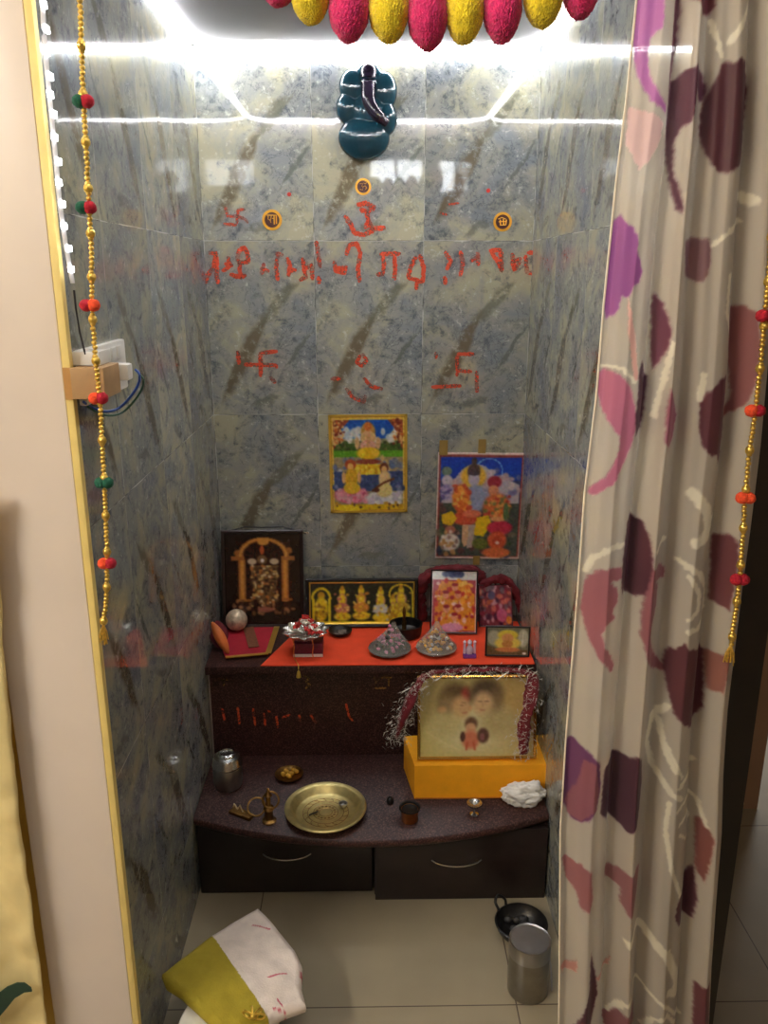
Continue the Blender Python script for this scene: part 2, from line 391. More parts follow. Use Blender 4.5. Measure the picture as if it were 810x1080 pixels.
# outer room
M_wally=mat('yellow_wall_paint',(226,196,106),.7,var=.05,scale=3)
M_wallb=mat('brown_beige_wall',(150,118,92),.6,var=.08,scale=3)
M_wallc=mat('cream_wall_paint',(170,150,126),.7,var=.04,scale=3)
struct(MB().box(-1.75,-.612,YF+.03,YF+.10,0,2.7).build('wall_front_left',M_wally,smooth=False))
struct(MB().box(-1.85,-1.75,-2.6,YF+.1,0,2.7).build('wall_outer_left',M_wally,smooth=False))
struct(MB().box(2.2,2.3,-2.6,3.3,0,2.7).build('wall_outer_right',M_wallc,smooth=False))
struct(MB().box(-2.2,2.2,-2.7,-2.6,0,2.7).build('wall_behind',M_wallc,smooth=False))
struct(MB().box(.84,2.2,3.2,3.3,0,2.7).build('wall_passage_end',M_wallc,smooth=False))
struct(MB().box(.60,onY(799,850,2.12).x,2.12,2.20,0,2.7).build('wall_passage',M_wallb,smooth=False))
struct(MB().box(-2.3,2.3,-2.7,3.3,2.7,2.75).build('ceiling_room',M_ceil,smooth=False)).name='ceiling.001'
# bright window at the end of the passage on the right
M_glow=mat('daylit_glass',(255,250,240),.4,emit=1.3,ecol=(1,.97,.9),var=0)
wp=struct(MB().box(.90,1.9,3.17,3.2,.0,2.1).build('window_1',M_white,smooth=False))
MB().box(.93,1.87,3.155,3.168,.04,2.06).build('window_pane',M_glow,wp,smooth=False)
# ventilator windows high on the wall behind the camera (seen as reflections)
M_glow2=mat('daylit_frosted_glass',(240,246,255),.4,emit=16.,ecol=(.95,.98,1),var=0)
YB=-2.6
def mirrorpt(u,v):          # point on the wall behind whose reflection falls on pixel u,v
    r=ray(u,v); t=(2*D-YB)/r.y; return Vector((r.x*t,YB,EYE+r.z*t))
for k,(a,b) in enumerate([((203,166),(258,202)),((392,170),(444,196)),((464,170),(494,202))]):
    p=mirrorpt(*a); q=mirrorpt(*b)
    w=struct(MB().box(p.x-.03,q.x+.03,YB,YB+.03,q.z-.03,p.z+.03,.004).build('window_%d'%(k+2),M_white))
    MB().box(p.x,q.x,YB+.028,YB+.036,q.z,p.z).build('window_pane',M_glow2,w,smooth=False)
    MB().box((p.x+q.x)/2-.012,(p.x+q.x)/2+.012,YB+.034,YB+.05,q.z,p.z).build('window_bar',M_white,w,smooth=False)
# ceiling lamp of the room
M_lamp=mat('warm_lamp_diffuser',(255,236,200),.4,emit=20.,ecol=(1,.88,.72),var=0)
cl=thing('ceiling_light','round warm white ceiling light of the room outside the shrine','ceiling light',(-.12,.72,2.7))
MB().lathe([(.0,-.0),(.17,-.0),(.175,-.02),(.165,-.03)],seg=40).build('rim',M_white,cl)
MB().lathe([(.16,-.0305),(.15,-.05),(.10,-.062),(0,-.068)],seg=40).build('diffuser',M_lamp,cl)

tl=thing('tube_light','white fluorescent tube light on the yellow side wall of the outer room','tube light',(-1.75,-.1,2.2))
MB().box(0,.03,-.64,.64,-.03,.03,.004).build('batten',M_white,tl)
MB().tube([(.055,-.58,0),(.055,0,0),(.055,.58,0)],.019,seg=16).build('tube',mat('fluorescent_tube_glow',(255,250,240),.4,emit=250.,ecol=(1,.95,.89),var=0),tl)
for q_ in (-1,1): MB().box(.03,.075,q_*.595-.015,q_*.595+.015,-.024,.024,.003).build('tube_holder',M_white,tl)
# floor-level skirting is hidden by the altar; painted writing on the back wall
M_kum=paint_mat('faded_vermilion_powder',(228,84,48),.62)
M_kum2=paint_mat('very_faded_vermilion_powder',(228,92,60),.42)
M_yel=paint_mat('faded_turmeric_powder',(186,120,40),.5)
def stroke(mb,pts,w,Y,rough=.35):
    P=[]
    for (a,b) in zip(pts[:-1],pts[1:]):
        n=max(2,int((Vector(b)-Vector(a)).length/(.0035)))
        P+=[Vector(a).lerp(Vector(b),i/n) for i in range(n)]
    P.append(Vector(pts[-1])); n=len(P)
    if n<2: return
    vs=[]
    for i,p in enumerate(P):
        t=P[min(i+1,n-1)]-P[max(i-1,0)]
        t=t.normalized() if t.length>1e-9 else Vector((1,0)); nn=Vector((-t.y,t.x))
        e=min(1,.5+min(i,n-1-i)*.3)
        wa=w*.5*e*(1+rough*noise.noise(Vector((p.x*300,p.y*300,1)))*1.6); wb_=w*.5*e*(1+rough*noise.noise(Vector((p.x*300,p.y*300,7)))*1.6)
        a=p+nn*wa; b=p-nn*wb_; vs+=[(a.x,Y,a.y),(b.x,Y,b.y),(a.x,Y-.0004,a.y),(b.x,Y-.0004,b.y)]
    fs=[]
    for i in range(n-1):
        o=i*4; fs+=[(o+2,o+6,o+7,o+3),(o,o+1,o+5,o+4),(o,o+4,o+6,o+2),(o+1,o+3,o+7,o+5)]
    mb.add(vs,fs)
def write(name,strokes,org,sc,w,m,Y=D,parent=wb,lab=None):
    mb=MB()
    for st in strokes:
        if len(st)==1: st=[st[0],(st[0][0]+sc*1.2,st[0][1]+sc*1.2)]
        pts=[]
        for (x,y) in st:
            p=onY(org[0]+x/sc,org[1]+y/sc,Y); pts.append((p.x,p.z))
        k=mb_off[0]; mb_off[0]+=1
        stroke(mb,pts,w,Y-.0006-.00012*(k%6))
    o=mb.build(name,m,parent,smooth=False)
    if lab: o['label']=lab
    return o
mb_off=[0]
A=(210,180); S1=6.23
write('painted_swastika',[[(255,250),(248,350)],[(250,258),(305,255)],[(160,350),(250,357)],[(170,232),(188,298),(250,300),(305,318),(322,345)]],A,S1,.008,M_kum2,lab='faded orange painted swastika on upper left tile')
Bc=(320,180)
write('painted_symbol',[[(350,225),(410,215),(465,240),(420,272),(370,252)],[(415,270),(430,340),(460,390),(400,422),(335,410),(310,350),(270,295)],[(455,380),(540,375)],[(430,330),(400,380)]],Bc,S1,.013,M_kum)
write('painted_mark',[[(145,160),(200,155)],[(108,200),(150,212)]],(440,180),4.5,.006,M_kum2)
for cxy in ((305,205),(515,201)):
    p=onY(*cxy); mb=MB(); mb.ell((p.x,D-.001,p.z),(.0055,.001,.0055)); mb.build('vermilion_dot',mat('red_bindi',(200,40,24),.5),wb)
LET=[(A,S1,[[(60,540),(108,540),(120,600),(114,680),(125,745)],[(110,545),(95,640),(52,690),(45,740)]]),
 (A,S1,[[(192,560),(197,630),(150,662)],[(165,610),(225,625)]]),
 (A,S1,[[(250,600),(262,522),(298,505),(322,560),(322,600),(250,605)],[(265,600),(270,702),(200,680)],[(270,702),(312,685)]]),
 (A,S1,[[(428,605),(408,685)],[(400,640),(462,662)]]),
 (A,S1,[[(500,545),(555,555)],[(515,560),(508,640),(517,725)]]),
 (A,S1,[[(575,570),(597,620),(588,700)],[(590,660),(642,650)]]),
 (A,S1,[[(680,570),(690,640),(702,700),(658,722)],[(690,650),(738,618),(747,720)]]),
 (Bc,S1,[[(82,460),(100,560),(110,640)],[(100,690),(105,745)]]),
 (Bc,S1,[[(200,590),(215,660),(270,672),(282,620)],[(280,560),(300,490),(348,475),(376,540),(358,640),(370,735)],[(200,640),(290,642)]]),
 (Bc,S1,[[(500,548),(642,545)],[(520,555),(531,620),(520,680),(478,682)]]),
 (Bc,S1,[[(598,560),(602,630),(598,720)]]),
 (Bc,S1,[[(742,560),(702,640),(690,702),(745,720),(740,785)],[(762,550),(790,640),(785,740)],[(742,722),(790,732)]]),
 ((440,180),4.5,[[(130,380),(160,430),(138,472)],[(130,500),(135,542)]]),
 ((440,180),4.5,[[(205,380),(216,440),(204,502)]]),
 ((440,180),4.5,[[(250,430),(300,402)],[(285,385),(290,452)]]),
 ((440,180),4.5,[[(340,380),(402,375)],[(350,385),(388,440),(402,475),(396,380)]]),
 ((440,180),4.5,[[(450,390),(460,470),(492,430)],[(440,440),(495,415)]]),
 ((440,180),4.5,[[(520,390),(562,390),(566,490),(520,482),(514,400)]])]
for o_,s_,st in LET: write('painted_letter',st,o_,s_,.0118,M_kum)
write('painted_swastika',[[(350,182),(510,165)],[(360,180),(365,290),(362,385)],[(220,280),(500,285),(502,312)],[(165,160),(182,280)],[(440,380),(492,440)]],(230,350),8.1,.0115,M_kum,lab='faded orange painted swastika on middle left tile')
write('painted_symbol',[[(420,180),(462,240),(420,292),(370,262),(412,190)],[(150,400),(240,400)],[(280,480),(340,560),(435,600),(452,540)],[(430,390),(500,470),(600,490)]],(330,350),8.1,.0105,M_kum)
write('painted_symbol',[[(240,170),(240,232)],[(420,190),(572,190)],[(420,200),(425,330),(550,340)],[(200,472),(460,460)],[(590,330),(590,520)],[(425,340),(420,382)]],(430,350),8.1,.0105,M_kum)

# ================================================================ LED STRIP + STRING LIGHTS
M_led=mat('white_led_glow',(255,255,255),.5,emit=72.,ecol=(.97,.98,1.0),var=0)
M_diode=mat('pink_diode',(230,180,190),.4,var=0)
ls=thing('led_strip_light','bright white LED strip running round the edge of the niche ceiling','light strip',(0,0,CZ))
def loop(off,n=14):
    x0,x1,y0,y1=-XW+off,XW-off,YF+.06,D-off; r=.10-off*.5; P=[]
    for cx,cy,a0 in ((x1-r,y1-r,0),(x0+r,y1-r,90),(x0+r,y0+r,180),(x1-r,y0+r,270)):
        for k in range(n+1):
            a=math.radians(a0+90*k/n); P.append((cx+r*math.cos(a),cy+r*math.sin(a)))
    return P
def band(mb,P,Q,z0,z1):
    n=len(P); vs=[(x,y,z0) for x,y in P]+[(x,y,z0) for x,y in Q]+[(x,y,z1) for x,y in P]+[(x,y,z1) for x,y in Q]; fs=[]
    for i in range(n):
        k=(i+1)%n; fs+=[(i,k,n+k,n+i),(2*n+i,3*n+i,3*n+k,2*n+k),(i,2*n+i,2*n+k,k),(n+i,n+k,3*n+k,3*n+i)]
    mb.add(vs,fs)
mb=MB(); PP=loop(.004); QQ=[(p[0]+(q[0]-p[0])*g,p[1]+(q[1]-p[1])*g) for p,q in zip(PP,loop(.014)) for g in [1. if p[1]>YF+.17 else .15]]
band(mb,PP,QQ,-.010,-.001); mb.build('glowing_tape',M_led,ls,smooth=False)
mb=MB(); band(mb,loop(.003),loop(.015),-.0009,-.0001); mb.build('backing_tape',M_white,ls,smooth=False)
mb=MB()
for k in range(60):
    x=-.34+.68*k/59; mb.box(x-.0022,x+.0022,D-.016,D-.0145,-.0085,-.004)
mb.build('diodes',M_diode,ls,smooth=False)['kind']='stuff'

sl=thing('led_string','white LED strip dangling down beside the left jamb to the socket','string light',(0,0,0))
path=[(44,-20),(46,30),(50,80),(54,120),(59,170),(63,215),(70,262),(78,306)]
pp=[]
for (a,b) in zip(path[:-1],path[1:]):
    for k in range(6):
        t=k/6; pp.append(onX(a[0]*(1-t)+b[0]*t+ .0,a[1]*(1-t)+b[1]*t,-.437))
mb=MB(); mb.tube(pp,.0035,flat=.4); mb.build('strip',mat('clear_strip',(200,200,205),.3),sl)
M_led2=mat('cool_led_glow',(255,255,255),.5,emit=9.,ecol=(.95,.97,1),var=0)
L=[pp[0]]
acc=0
leds=[]
for a,b in zip(pp[:-1],pp[1:]):
    d=(b-a).length; 
    acc+=d
    if acc>.021: leds.append(b); acc=0
for i,p in enumerate(leds):
    q=.0032*(1 if i%2 else -1)
    MB().box(p.x,p.x+.005,p.y-.007+q,p.y+.007+q,p.z-.0045,p.z+.0045,.001).build('led',M_led2,sl)
w_=[onX(78,306,-.437),onX(80,325,-.437),onX(84,350,-.437),onX(90,374,-.43)]
MB().tube(w_,.0016).build('lead_wire',M_wire,sl)

# switch board with plugs
sb=thing('switch_board','white electrical switch board on the left marble wall','switch board',(-XW,1.40,1.27))
zt=onX(128,356,-.45).z-1.27; zb=onX(128,408,-.45).z-1.27
MB().box(.0,.014,-.12,.105,zb,zt,.004).build('face_plate',M_white,sb)
for k in range(3): MB().box(.014,.018,-.02+k*.034,.004+k*.034,zt-.03,zt-.008,.0015).build('switch',M_white,sb)
for k in range(2): MB().lathe([(0,0),(.012,0),(.011,.001),(0,.001)],seg=20).build('socket',mat('socket_grey',(150,150,150),.4),sb).matrix_local=Matrix.Translation((.014,.01+.05*k,zb+.03))@Matrix.Rotation(PI/2,4,'Y')
pl=thing('plug','white plug in the switch board with a looping blue wire','plug',(0,0,0))
q=onX(128,392,-.40)
MB().box(-.434,-.385,q.y-.014,q.y+.014,q.z-.013,q.z+.013,.004).build('plug_body',M_white,pl)
ww=[onX(143,390,-.388),onX(147,395,-.38),onX(146,405,-.385),onX(138,418,-.40),onX(126,430,-.42),onX(112,434,-.432),onX(98,430,-.438),onX(88,424,-.44)]
def smoothpath(P,n=6):
    P=[Vector(p) for p in P]; out=[]
    for i in range(len(P)-1):
        p0=P[max(i-1,0)];p1=P[i];p2=P[i+1];p3=P[min(i+2,len(P)-1)]
        for k in range(n):
            t=k/n; out.append(.5*((2*p1)+(-p0+p2)*t+(2*p0-5*p1+4*p2-p3)*t*t+(-p0+3*p1-3*p2+p3)*t**3))
    out.append(P[-1]); return out
MB().tube(smoothpath(ww),.0022).build('blue_wire',M_blue,pl)
MB().tube(smoothpath([w+Vector((.004,.006,-.008)) for w in ww]),.0018).build('green_wire',mat('green_wire',(30,80,60),.5),pl)
ad=thing('power_adapter','small brown cardboard-coloured adapter taped to the left jamb','adapter',(0,0,0))
a0=onY(79,388,YF-.01); a1=onY(112,421,YF-.01)
MB().box(-.4475,a1.x,YF-.012,YF+.07,a1.z,a0.z,.002).build('adapter_body',M_kraft,ad)
b0=onY(65,388,YF-.01); b1=onY(80,422,YF-.01)
MB().box(b0.x,-.448,YF-.0078,YF-.0065,b1.z,b0.z).build('adhesive_tape',M_tape,ad,smooth=False)
p=onY(93,381,YF+.05); MB().box(p.x-.022,p.x+.03,YF+.012,YF+.06,a0.z+.0005,a0.z+.022,.003).build('adapter_cap',M_white,ad)

# ================================================================ GARLANDS
def beadstring(name,label,P,balls,seedn):
    rnd=random.Random(seedn)
    t=thing(name,label,'bead garland',P[0])
    o=P[0]; Q=smoothpath(P,10)
    mb=MB(); L=0; last=0
    mb.tube([q-o for q in Q],.0009,seg=5)
    k=0
    for a,b in zip(Q[:-1],Q[1:]):
        d=(b-a).length; s=0
        while last+.0066<L+d:
            last+=.0066; f=(last-L)/d; c=a.lerp(b,f)-o; k+=1
            r=.0042 if k%9 else .0068
            if k%9==0: mb.ell(c,(r,r,.0075),8,6)
            else: mb.ell(c+Vector((rnd.uniform(-.0006,.0006),0,0)),(r,r,r*.85),8,5)
        L+=d
    mb.build('gold_beads',M_goldbead,t)
    e=Q[-1]-o; mb=MB()
    for i in range(16):
        a=rnd.uniform(0,2*PI); mb.tube([e,e+Vector((.006*math.cos(a),.006*math.sin(a),-.015)),e+Vector((.008*math.cos(a),.008*math.sin(a),-.034+rnd.uniform(0,.008)))],.0011,seg=4)
    mb.build('tassel',M_goldbead,t)
    for (p,c1,c2) in balls:
        c=p-o
        for side,cc in ((-1,c1),(1,c2)):
            mb=MB(); mb.ell((c.x+side*.0052,c.y-.001,c.z),(.0095,.0105,.0088),16,12)
            for vi,v in enumerate(mb.v):
                vv=Vector(v); n=noise.noise(vv*500)*.0012; d=(vv-c).normalized(); mb.v[vi]=tuple(vv+d*n)
            mb.build('pompom',MP[cc],t)
    return t
M_goldbead=mat('gold_beads',(226,192,96),.28,metal=.85,var=.3,scale=200)
MP={'r':mat('crimson_wool',(170,14,40),.9,var=.25,scale=200,bump=.6,bscale=500),'g':mat('dark_green_wool',(16,84,62),.9,var=.25,scale=200,bump=.6,bscale=500),
    'o':mat('orange_wool',(236,80,40),.9,var=.2,scale=200,bump=.6,bscale=500)}
YG=1.235
P=[onY(u,v,YG) for u,v in [(83,-60),(85,20),(88,107),(92,180),(96,260),(97,322),(101,380),(105,420),(108,470),(110,510),(112,560),(113,594),(112,630),(109,658)]]
beadstring('bead_garland','gold bead string with red and green pompoms hanging by the left jamb',P,
  [(onY(88,107,YG),'g','r'),(onY(91,219,YG),'g','r'),(onY(95,322,YG),'r','o'),(onY(104,420,YG),'o','r'),(onY(110,509,YG),'g','g'),(onY(113,594,YG),'o','r')],3)
YG2=1.175
P=[onY(u,v,YG2) for u,v in [(822,150),(815,230),(810,300),(806,340),(802,385),(797,432),(790,480),(786,525),(783,570),(780,610),(775,650),(771,680)]]
beadstring('bead_garland','gold bead string with red pompoms hanging over the right curtain edge',P,
  [(onY(808,333,YG2),'r','r'),(onY(796,433,YG2),'o','r'),(onY(786,525,YG2),'o','o'),(onY(780,611,YG2),'r','r')],5)

# marigold garland across the top
M_mp=mat('magenta_woollen_flower',(222,40,112),.9,var=.22,scale=120,bump=.7,bscale=420,sheen=.3)
M_my=mat('yellow_woollen_flower',(250,222,40),.9,var=.18,scale=120,bump=.7,bscale=420,sheen=.3)
mg=thing('flower_garland','pink and yellow artificial marigold garland hanging across the top of the opening','garland',(0,0,0))
YM=1.20
fl=[(293,-22,'p',20,26),(327,-8,'y',20,30),(368,8,'p',21,33),(410,8,'y',21,33),(451,14,'p',21,35),(490,10,'y',20,33),(530,6,'p',20,36),(573,-6,'y',20,32),(613,-20,'p',20,36)]
spath=[]
for n_,(u,v,k,rw,rh) in enumerate(fl):
    c=onY(u,v,YM); s=mpp(c); spath.append(c+Vector((0,0,.01)))
    import bmesh
    bm=bmesh.new(); bmesh.ops.create_icosphere(bm,subdivisions=6,radius=1)
    rnd=random.Random(n_)
    off=Vector((rnd.uniform(0,50),0,0))
    for vt in bm.verts:
        d=vt.co.normalized(); f=noise.noise(d*22+off)*.035+noise.noise(d*55+off)*.075+noise.noise(d*2+off)*.05
        vt.co=Vector((d.x*rw*s,d.y*rw*s,d.z*rh*s))*(1+f)
    me=bpy.data.meshes.new('marigold'); bm.to_mesh(me); bm.free(); me.shade_smooth(); me.materials.append(M_mp if k=='p' else M_my)
    o=bpy.data.objects.new('marigold',me); COL.objects.link(o); o.location=c; o.parent=mg; o['label']='magenta marigold' if k=='p' else 'yellow marigold'
MB().tube(smoothpath([spath[0]+Vector((-.25,0,.12))]+spath+[spath[-1]+Vector((.2,0,.12))]),.0012,seg=6).build('string',M_wire,mg)

# ================================================================ TEAL WALL PLAQUE
M_teal=mat('dark_teal_glazed_ceramic',(16,56,70),.16,var=.25,scale=12,coat=.25)
M_trunk=mat('dark_purple_glazed_ceramic',(34,24,44),.22,var=.2,coat=.1)
c0=onY(387,118,D); k=mpp(c0)/8.1
gp=thing('ceramic_plaque','dark teal glazed elephant-headed deity plaque on the upper back wall','wall plaque',(c0.x,D,c0.z))
def lob(mb,x,y,rx,ry,dep,yo=0): mb.ell(((x-386)*k,-yo*k-.012,-(y-470)*k),(rx*k,dep*k,ry*k),24,16)
mb=MB()
for a in [(360,680,222,182,120),(222,450,100,128,98),(268,285,118,140,92),(402,240,130,150,84),(532,318,112,155,94),(552,530,92,135,98),(400,480,185,165,100),(395,330,190,215,62)]: lob(mb,*a)
o=mb.build('body',M_teal,gp); md=o.modifiers.new('fuse','REMESH'); md.mode='VOXEL'; md.voxel_size=.0018; md.use_smooth_shade=True
md=o.modifiers.new('soften','SMOOTH'); md.iterations=3
mb=MB(); mb.tube(smoothpath([((x-386)*k,-(dd)*k-.012,-(y-470)*k) for x,y,dd in [(405,140,30),(402,200,52),(400,300,64),(402,400,88),(440,480,100),(505,545,96),(555,580,84)]],6),lambda t:(70-26*t)*k*min(1,.7+t*3)*(1 if t<.85 else .8),seg=14)
mb.build('trunk',M_trunk,gp)
for q_ in ((335,478,13,13,12,100),(462,446,13,13,12,112)):
    mb=MB(); lob(mb,*q_); mb.build('eye',mat('pale_glaze',(130,160,172),.2),gp)

# round stickers
M_stk=mat('gold_sticker_foil',(240,176,60),.3,metal=.5,var=.1); M_stk2=mat('dark_brown_enamel',(70,22,12),.35)
def sticker(u,v,r,label,glyph):
    p=onY(u,v,D); s=mpp(p)*1.02; t=thing('round_sticker',label,'sticker',(p.x,D,p.z),group=None)
    def disc(r,y0,y1,m,n):
        mb=MB(); mb.prism([(r*math.cos(2*PI*i/32),r*math.sin(2*PI*i/32)) for i in range(32)],y0,y1); mb.build(n,m,t,smooth=False)
    disc(r*s,-.0022,-.0002,M_stk,'gold_rim'); disc(r*.74*s,-.003,-.0022,M_stk2,'inner_disc')
    mb=MB()
    for st in glyph: mb.tube([(x*r*s*.55,-.0034,y*r*s*.55) for x,y in st],.0013 if r<9.5 else .0017,seg=6,flat=.6)
    mb.build('emblem',M_stk,t)
sticker(383,197,8.2,'smallest round brown and gold sticker, directly under the teal plaque',[[(-.8,.6),(-.1,.7),(-.3,.1),(0,-.1),(-.1,-.7),(-.8,-.6)],[(0,0),(.5,.2),(.8,-.3),(.5,-.6)],[(.1,.8),(.5,.6),(.8,.9)],[(.45,1.05),(.5,1.1)]])
sticker(287,232,10.2,'round gold sticker with yellow letter on the left wall tile',[[(-.9,.8),(.9,.8)],[(-.7,.7),(-.7,.1),(-.3,-.1),(-.1,.7)],[(-.4,.1),(-.2,-.5)],[(.4,.8),(.4,-.8)],[(0,.3),(.4,.2)],[(.8,.8),(.8,-.7)]])
sticker(530,234,9.6,'round orange sticker with dark ring on the right wall tile',[[(-.9,.5),(-.2,.8),(.6,.5)],[(-.8,0),(.8,.1)],[(-.5,.4),(-.4,-.7)],[(.1,.5),(.2,-.6)],[(.7,.4),(.6,-.6)],[(-.4,-.6),(.6,-.6)]])

# ================================================================ POSTERS
G=(232,192,60)
def poster1():
    c=Canvas(60,50,730,885,100,124,(232,190,70))
    c.rect(72,60,718,875,(190,140,40)).rect(84,72,706,862,(240,205,90)).rect(96,92,690,840,(150,150,110))
    c.rect(96,92,690,250,(20,90,190)); c.blobs(30,100,180,690,290,[(225,225,220),(200,215,225),(240,240,235)],15,42)
    c.rect(96,290,690,360,(70,100,40)); c.blobs(30,96,280,690,345,[(70,90,40),(110,110,60),(60,70,40)],10,22)
    c.rect(96,350,690,408,(100,170,40)); c.rect(96,405,690,540,(170,150,110)); c.blobs(40,96,410,690,560,[(200,200,210),(120,130,150),(90,110,160),(210,180,120)],14,34)
    c.rect(96,530,690,700,(60,80,130)); c.blobs(30,96,530,690,700,[(70,90,150),(120,130,170),(40,60,110)],14,30)
    c.poly([(96,92),(240,92),(190,150),(150,190),(135,250),(110,330),(96,340)],(150,70,40)); c.poly([(690,92),(560,92),(610,150),(640,200),(660,260),(680,330),(690,340)],(150,70,40))
    c.blobs(46,96,92,190,300,[(210,110,50),(230,190,120),(120,40,30)],8,16); c.blobs(46,610,92,690,300,[(210,110,50),(230,190,120),(120,40,30)],8,16)
    # seated elephant-headed figure on a golden seat
    c.ell(395,195,62,80,(205,150,70)).ell(395,235,42,62,(226,178,130)).ell(352,240,22,40,(226,190,130)).ell(440,240,22,40,(226,190,130))
    c.ell(395,150,32,38,(220,120,50)).ell(395,310,75,45,(225,170,150)).ell(300,290,20,52,(220,180,130)).ell(482,290,20,52,(220,180,130))
    c.ell(395,375,100,52,(240,200,30)).ell(340,370,34,34,(250,220,50)).ell(455,370,34,34,(245,205,60)).ell(395,270,16,60,(215,160,110))
    c.ell(395,445,110,22,(150,70,50)); c.rect(270,465,500,555,(240,200,40)); c.blobs(34,272,468,498,552,[(250,225,80),(215,160,30)],8,16)
    # figure left on pink lotus
    c.ell(245,735,150,72,(220,110,140)); c.blobs(30,110,680,380,790,[(235,150,170),(200,80,120),(225,170,185)],14,30)
    c.ell(240,470,48,46,(190,80,40)).ell(240,490,26,34,(240,190,110)).ell(245,590,58,85,(226,176,40)).ell(250,670,72,52,(235,195,50)).ell(180,580,16,52,(232,180,120)).ell(315,580,16,52,(232,180,120))
    # figure right with lute on white
    c.ell(530,760,160,62,(225,225,230)); c.blobs(30,400,700,670,810,[(240,240,240),(190,190,210),(210,200,220)],14,30)
    c.ell(530,500,38,44,(110,50,30)).ell(530,515,24,32,(235,190,120)).ell(535,595,52,72,(235,205,150)).ell(530,690,70,62,(232,215,140)); c.line([(430,695),(520,630),(610,595)],20,(110,60,30)); c.ell(460,690,30,20,(90,40,25))
    c.rect(96,815,690,860,(225,190,30)); c.ell(230,845,130,30,(245,220,40)); c.blobs(20,96,800,690,850,[(90,60,50),(200,150,40)],8,16)
    c.speck(15); return c
def place_poster(u0,v0,u1,v1,cv,m,name,label,bend,yoff,tilt):
    a=onY(u0,v0,D); b=onY(u1,v1,D); w=b.x-a.x; h=a.z-b.z
    t=thing(name,label,'poster',((a.x+b.x)/2,D-yoff,b.z),(0,tilt,0))
    cv.mesh('printed_sheet',w,h,m,t,bend=bend); return t,w,h
t,w,h=place_poster(347,437,429.5,540,poster1(),M_foilprint,'devotional_poster','gold bordered poster with three seated deities, on middle of back wall',0.,.0022,-.008)
fb=MB()
for (x0,x1,z0,z1) in ((-w/2,-w/2+.006,0,h),(w/2-.006,w/2,0,h),(-w/2,w/2,0,.006),(-w/2,w/2,h-.006,h)): fb.box(x0,x1,-.0026,-.0012,z0,z1)
fb.build('gold_border',M_gold,t,smooth=False)

def poster2():
    c=Canvas(82,85,728,922,100,128,(225,205,195))
    c.rect(92,100,712,908,(150,60,50)).rect(106,118,700,900,(60,70,110))
    c.rect(106,118,700,300,(16,60,170)); c.poly([(180,330),(260,220),(340,165),(440,190),(500,260),(600,290),(690,330),(690,480),(110,480)],(190,180,190))
    c.blobs(30,200,220,690,440,[(220,205,200),(150,150,185),(110,110,160),(200,170,170)],14,34); c.rect(106,480,700,900,(70,80,70)); c.blobs(50,106,480,700,900,[(60,80,50),(100,60,60),(50,60,90),(120,110,90)],14,34)
    c.ring(460,230,100,100,7,(150,200,235),y1=260)
    c.ell(150,230,38,36,(110,130,110)).ell(155,300,40,42,(200,190,200)).ell(155,390,50,60,(150,140,190)).blobs(18,110,330,210,460,[(190,170,200),(90,80,140)],8,20)
    # haloed figure, left, seated
    c.ell(350,270,92,88,(235,190,60)).ell(350,230,48,62,(80,60,60)).ell(350,150,20,26,(80,60,50)).ell(352,290,42,52,(190,180,200)).ell(352,245,38,18,(60,50,60))
    c.ell(370,440,75,110,(150,160,195)).ell(265,440,65,110,(220,110,40)).blobs(40,210,340,330,620,[(240,160,60),(200,70,40),(235,190,90)],10,24)
    c.ell(300,600,95,55,(205,80,50)); c.poly([(120,570),(200,540),(240,600),(200,660),(130,640)],(225,185,30)); c.ell(350,560,70,30,(225,120,90))
    c.poly([(280,650),(340,650),(345,780),(300,830),(280,780)],(215,170,130)).poly([(330,650),(380,650),(360,830),(320,840)],(180,160,150))
    # second seated figure, right
    c.ell(505,310,52,48,(170,40,60)).ell(500,375,38,42,(225,150,110)).ell(530,500,100,100,(215,110,60)).blobs(40,440,420,630,580,[(225,120,50),(190,60,50),(110,120,60),(230,160,80)],10,24)
    c.poly([(385,590),(470,570),(500,640),(440,740),(370,730)],(225,190,20)).ell(560,670,95,55,(190,40,70)).ell(540,600,60,20,(225,160,110)).ell(600,540,20,70,(90,120,70))
    c.ell(545,770,72,72,(210,90,50)).ell(548,772,38,38,(190,70,40)).ell(548,790,16,14,(240,225,215)).ell(545,870,105,42,(215,110,60))
    c.ell(190,790,75,70,(225,215,205)).ell(190,690,40,32,(180,110,90)).blobs(24,120,700,260,890,[(235,225,215),(150,120,110),(200,150,90)],10,22)
    c.ell(420,800,60,45,(100,110,40)).speck(15); return c
t,w,h=place_poster(460.5,477,548,588.5,poster2(),M_print,'devotional_poster','taped poster of a blue-skinned deity family, on right of back wall',.6,.004,.012)
for (uu,vv,ww_,hh) in ((466,472,9,16),(506.5,470,8,15),(502,590,7,10)):
    p=onY(uu,vv,D); s=mpp(p)
    MB().box(-ww_/2*s,ww_/2*s,-.0011,-.0003,-hh/2*s,hh/2*s).build('adhesive_tape',mat('clear_brown_tape',(150,122,60),.3),t,smooth=False).location=(p.x-t.location.x,-.0085+.004,p.z-t.location.z)

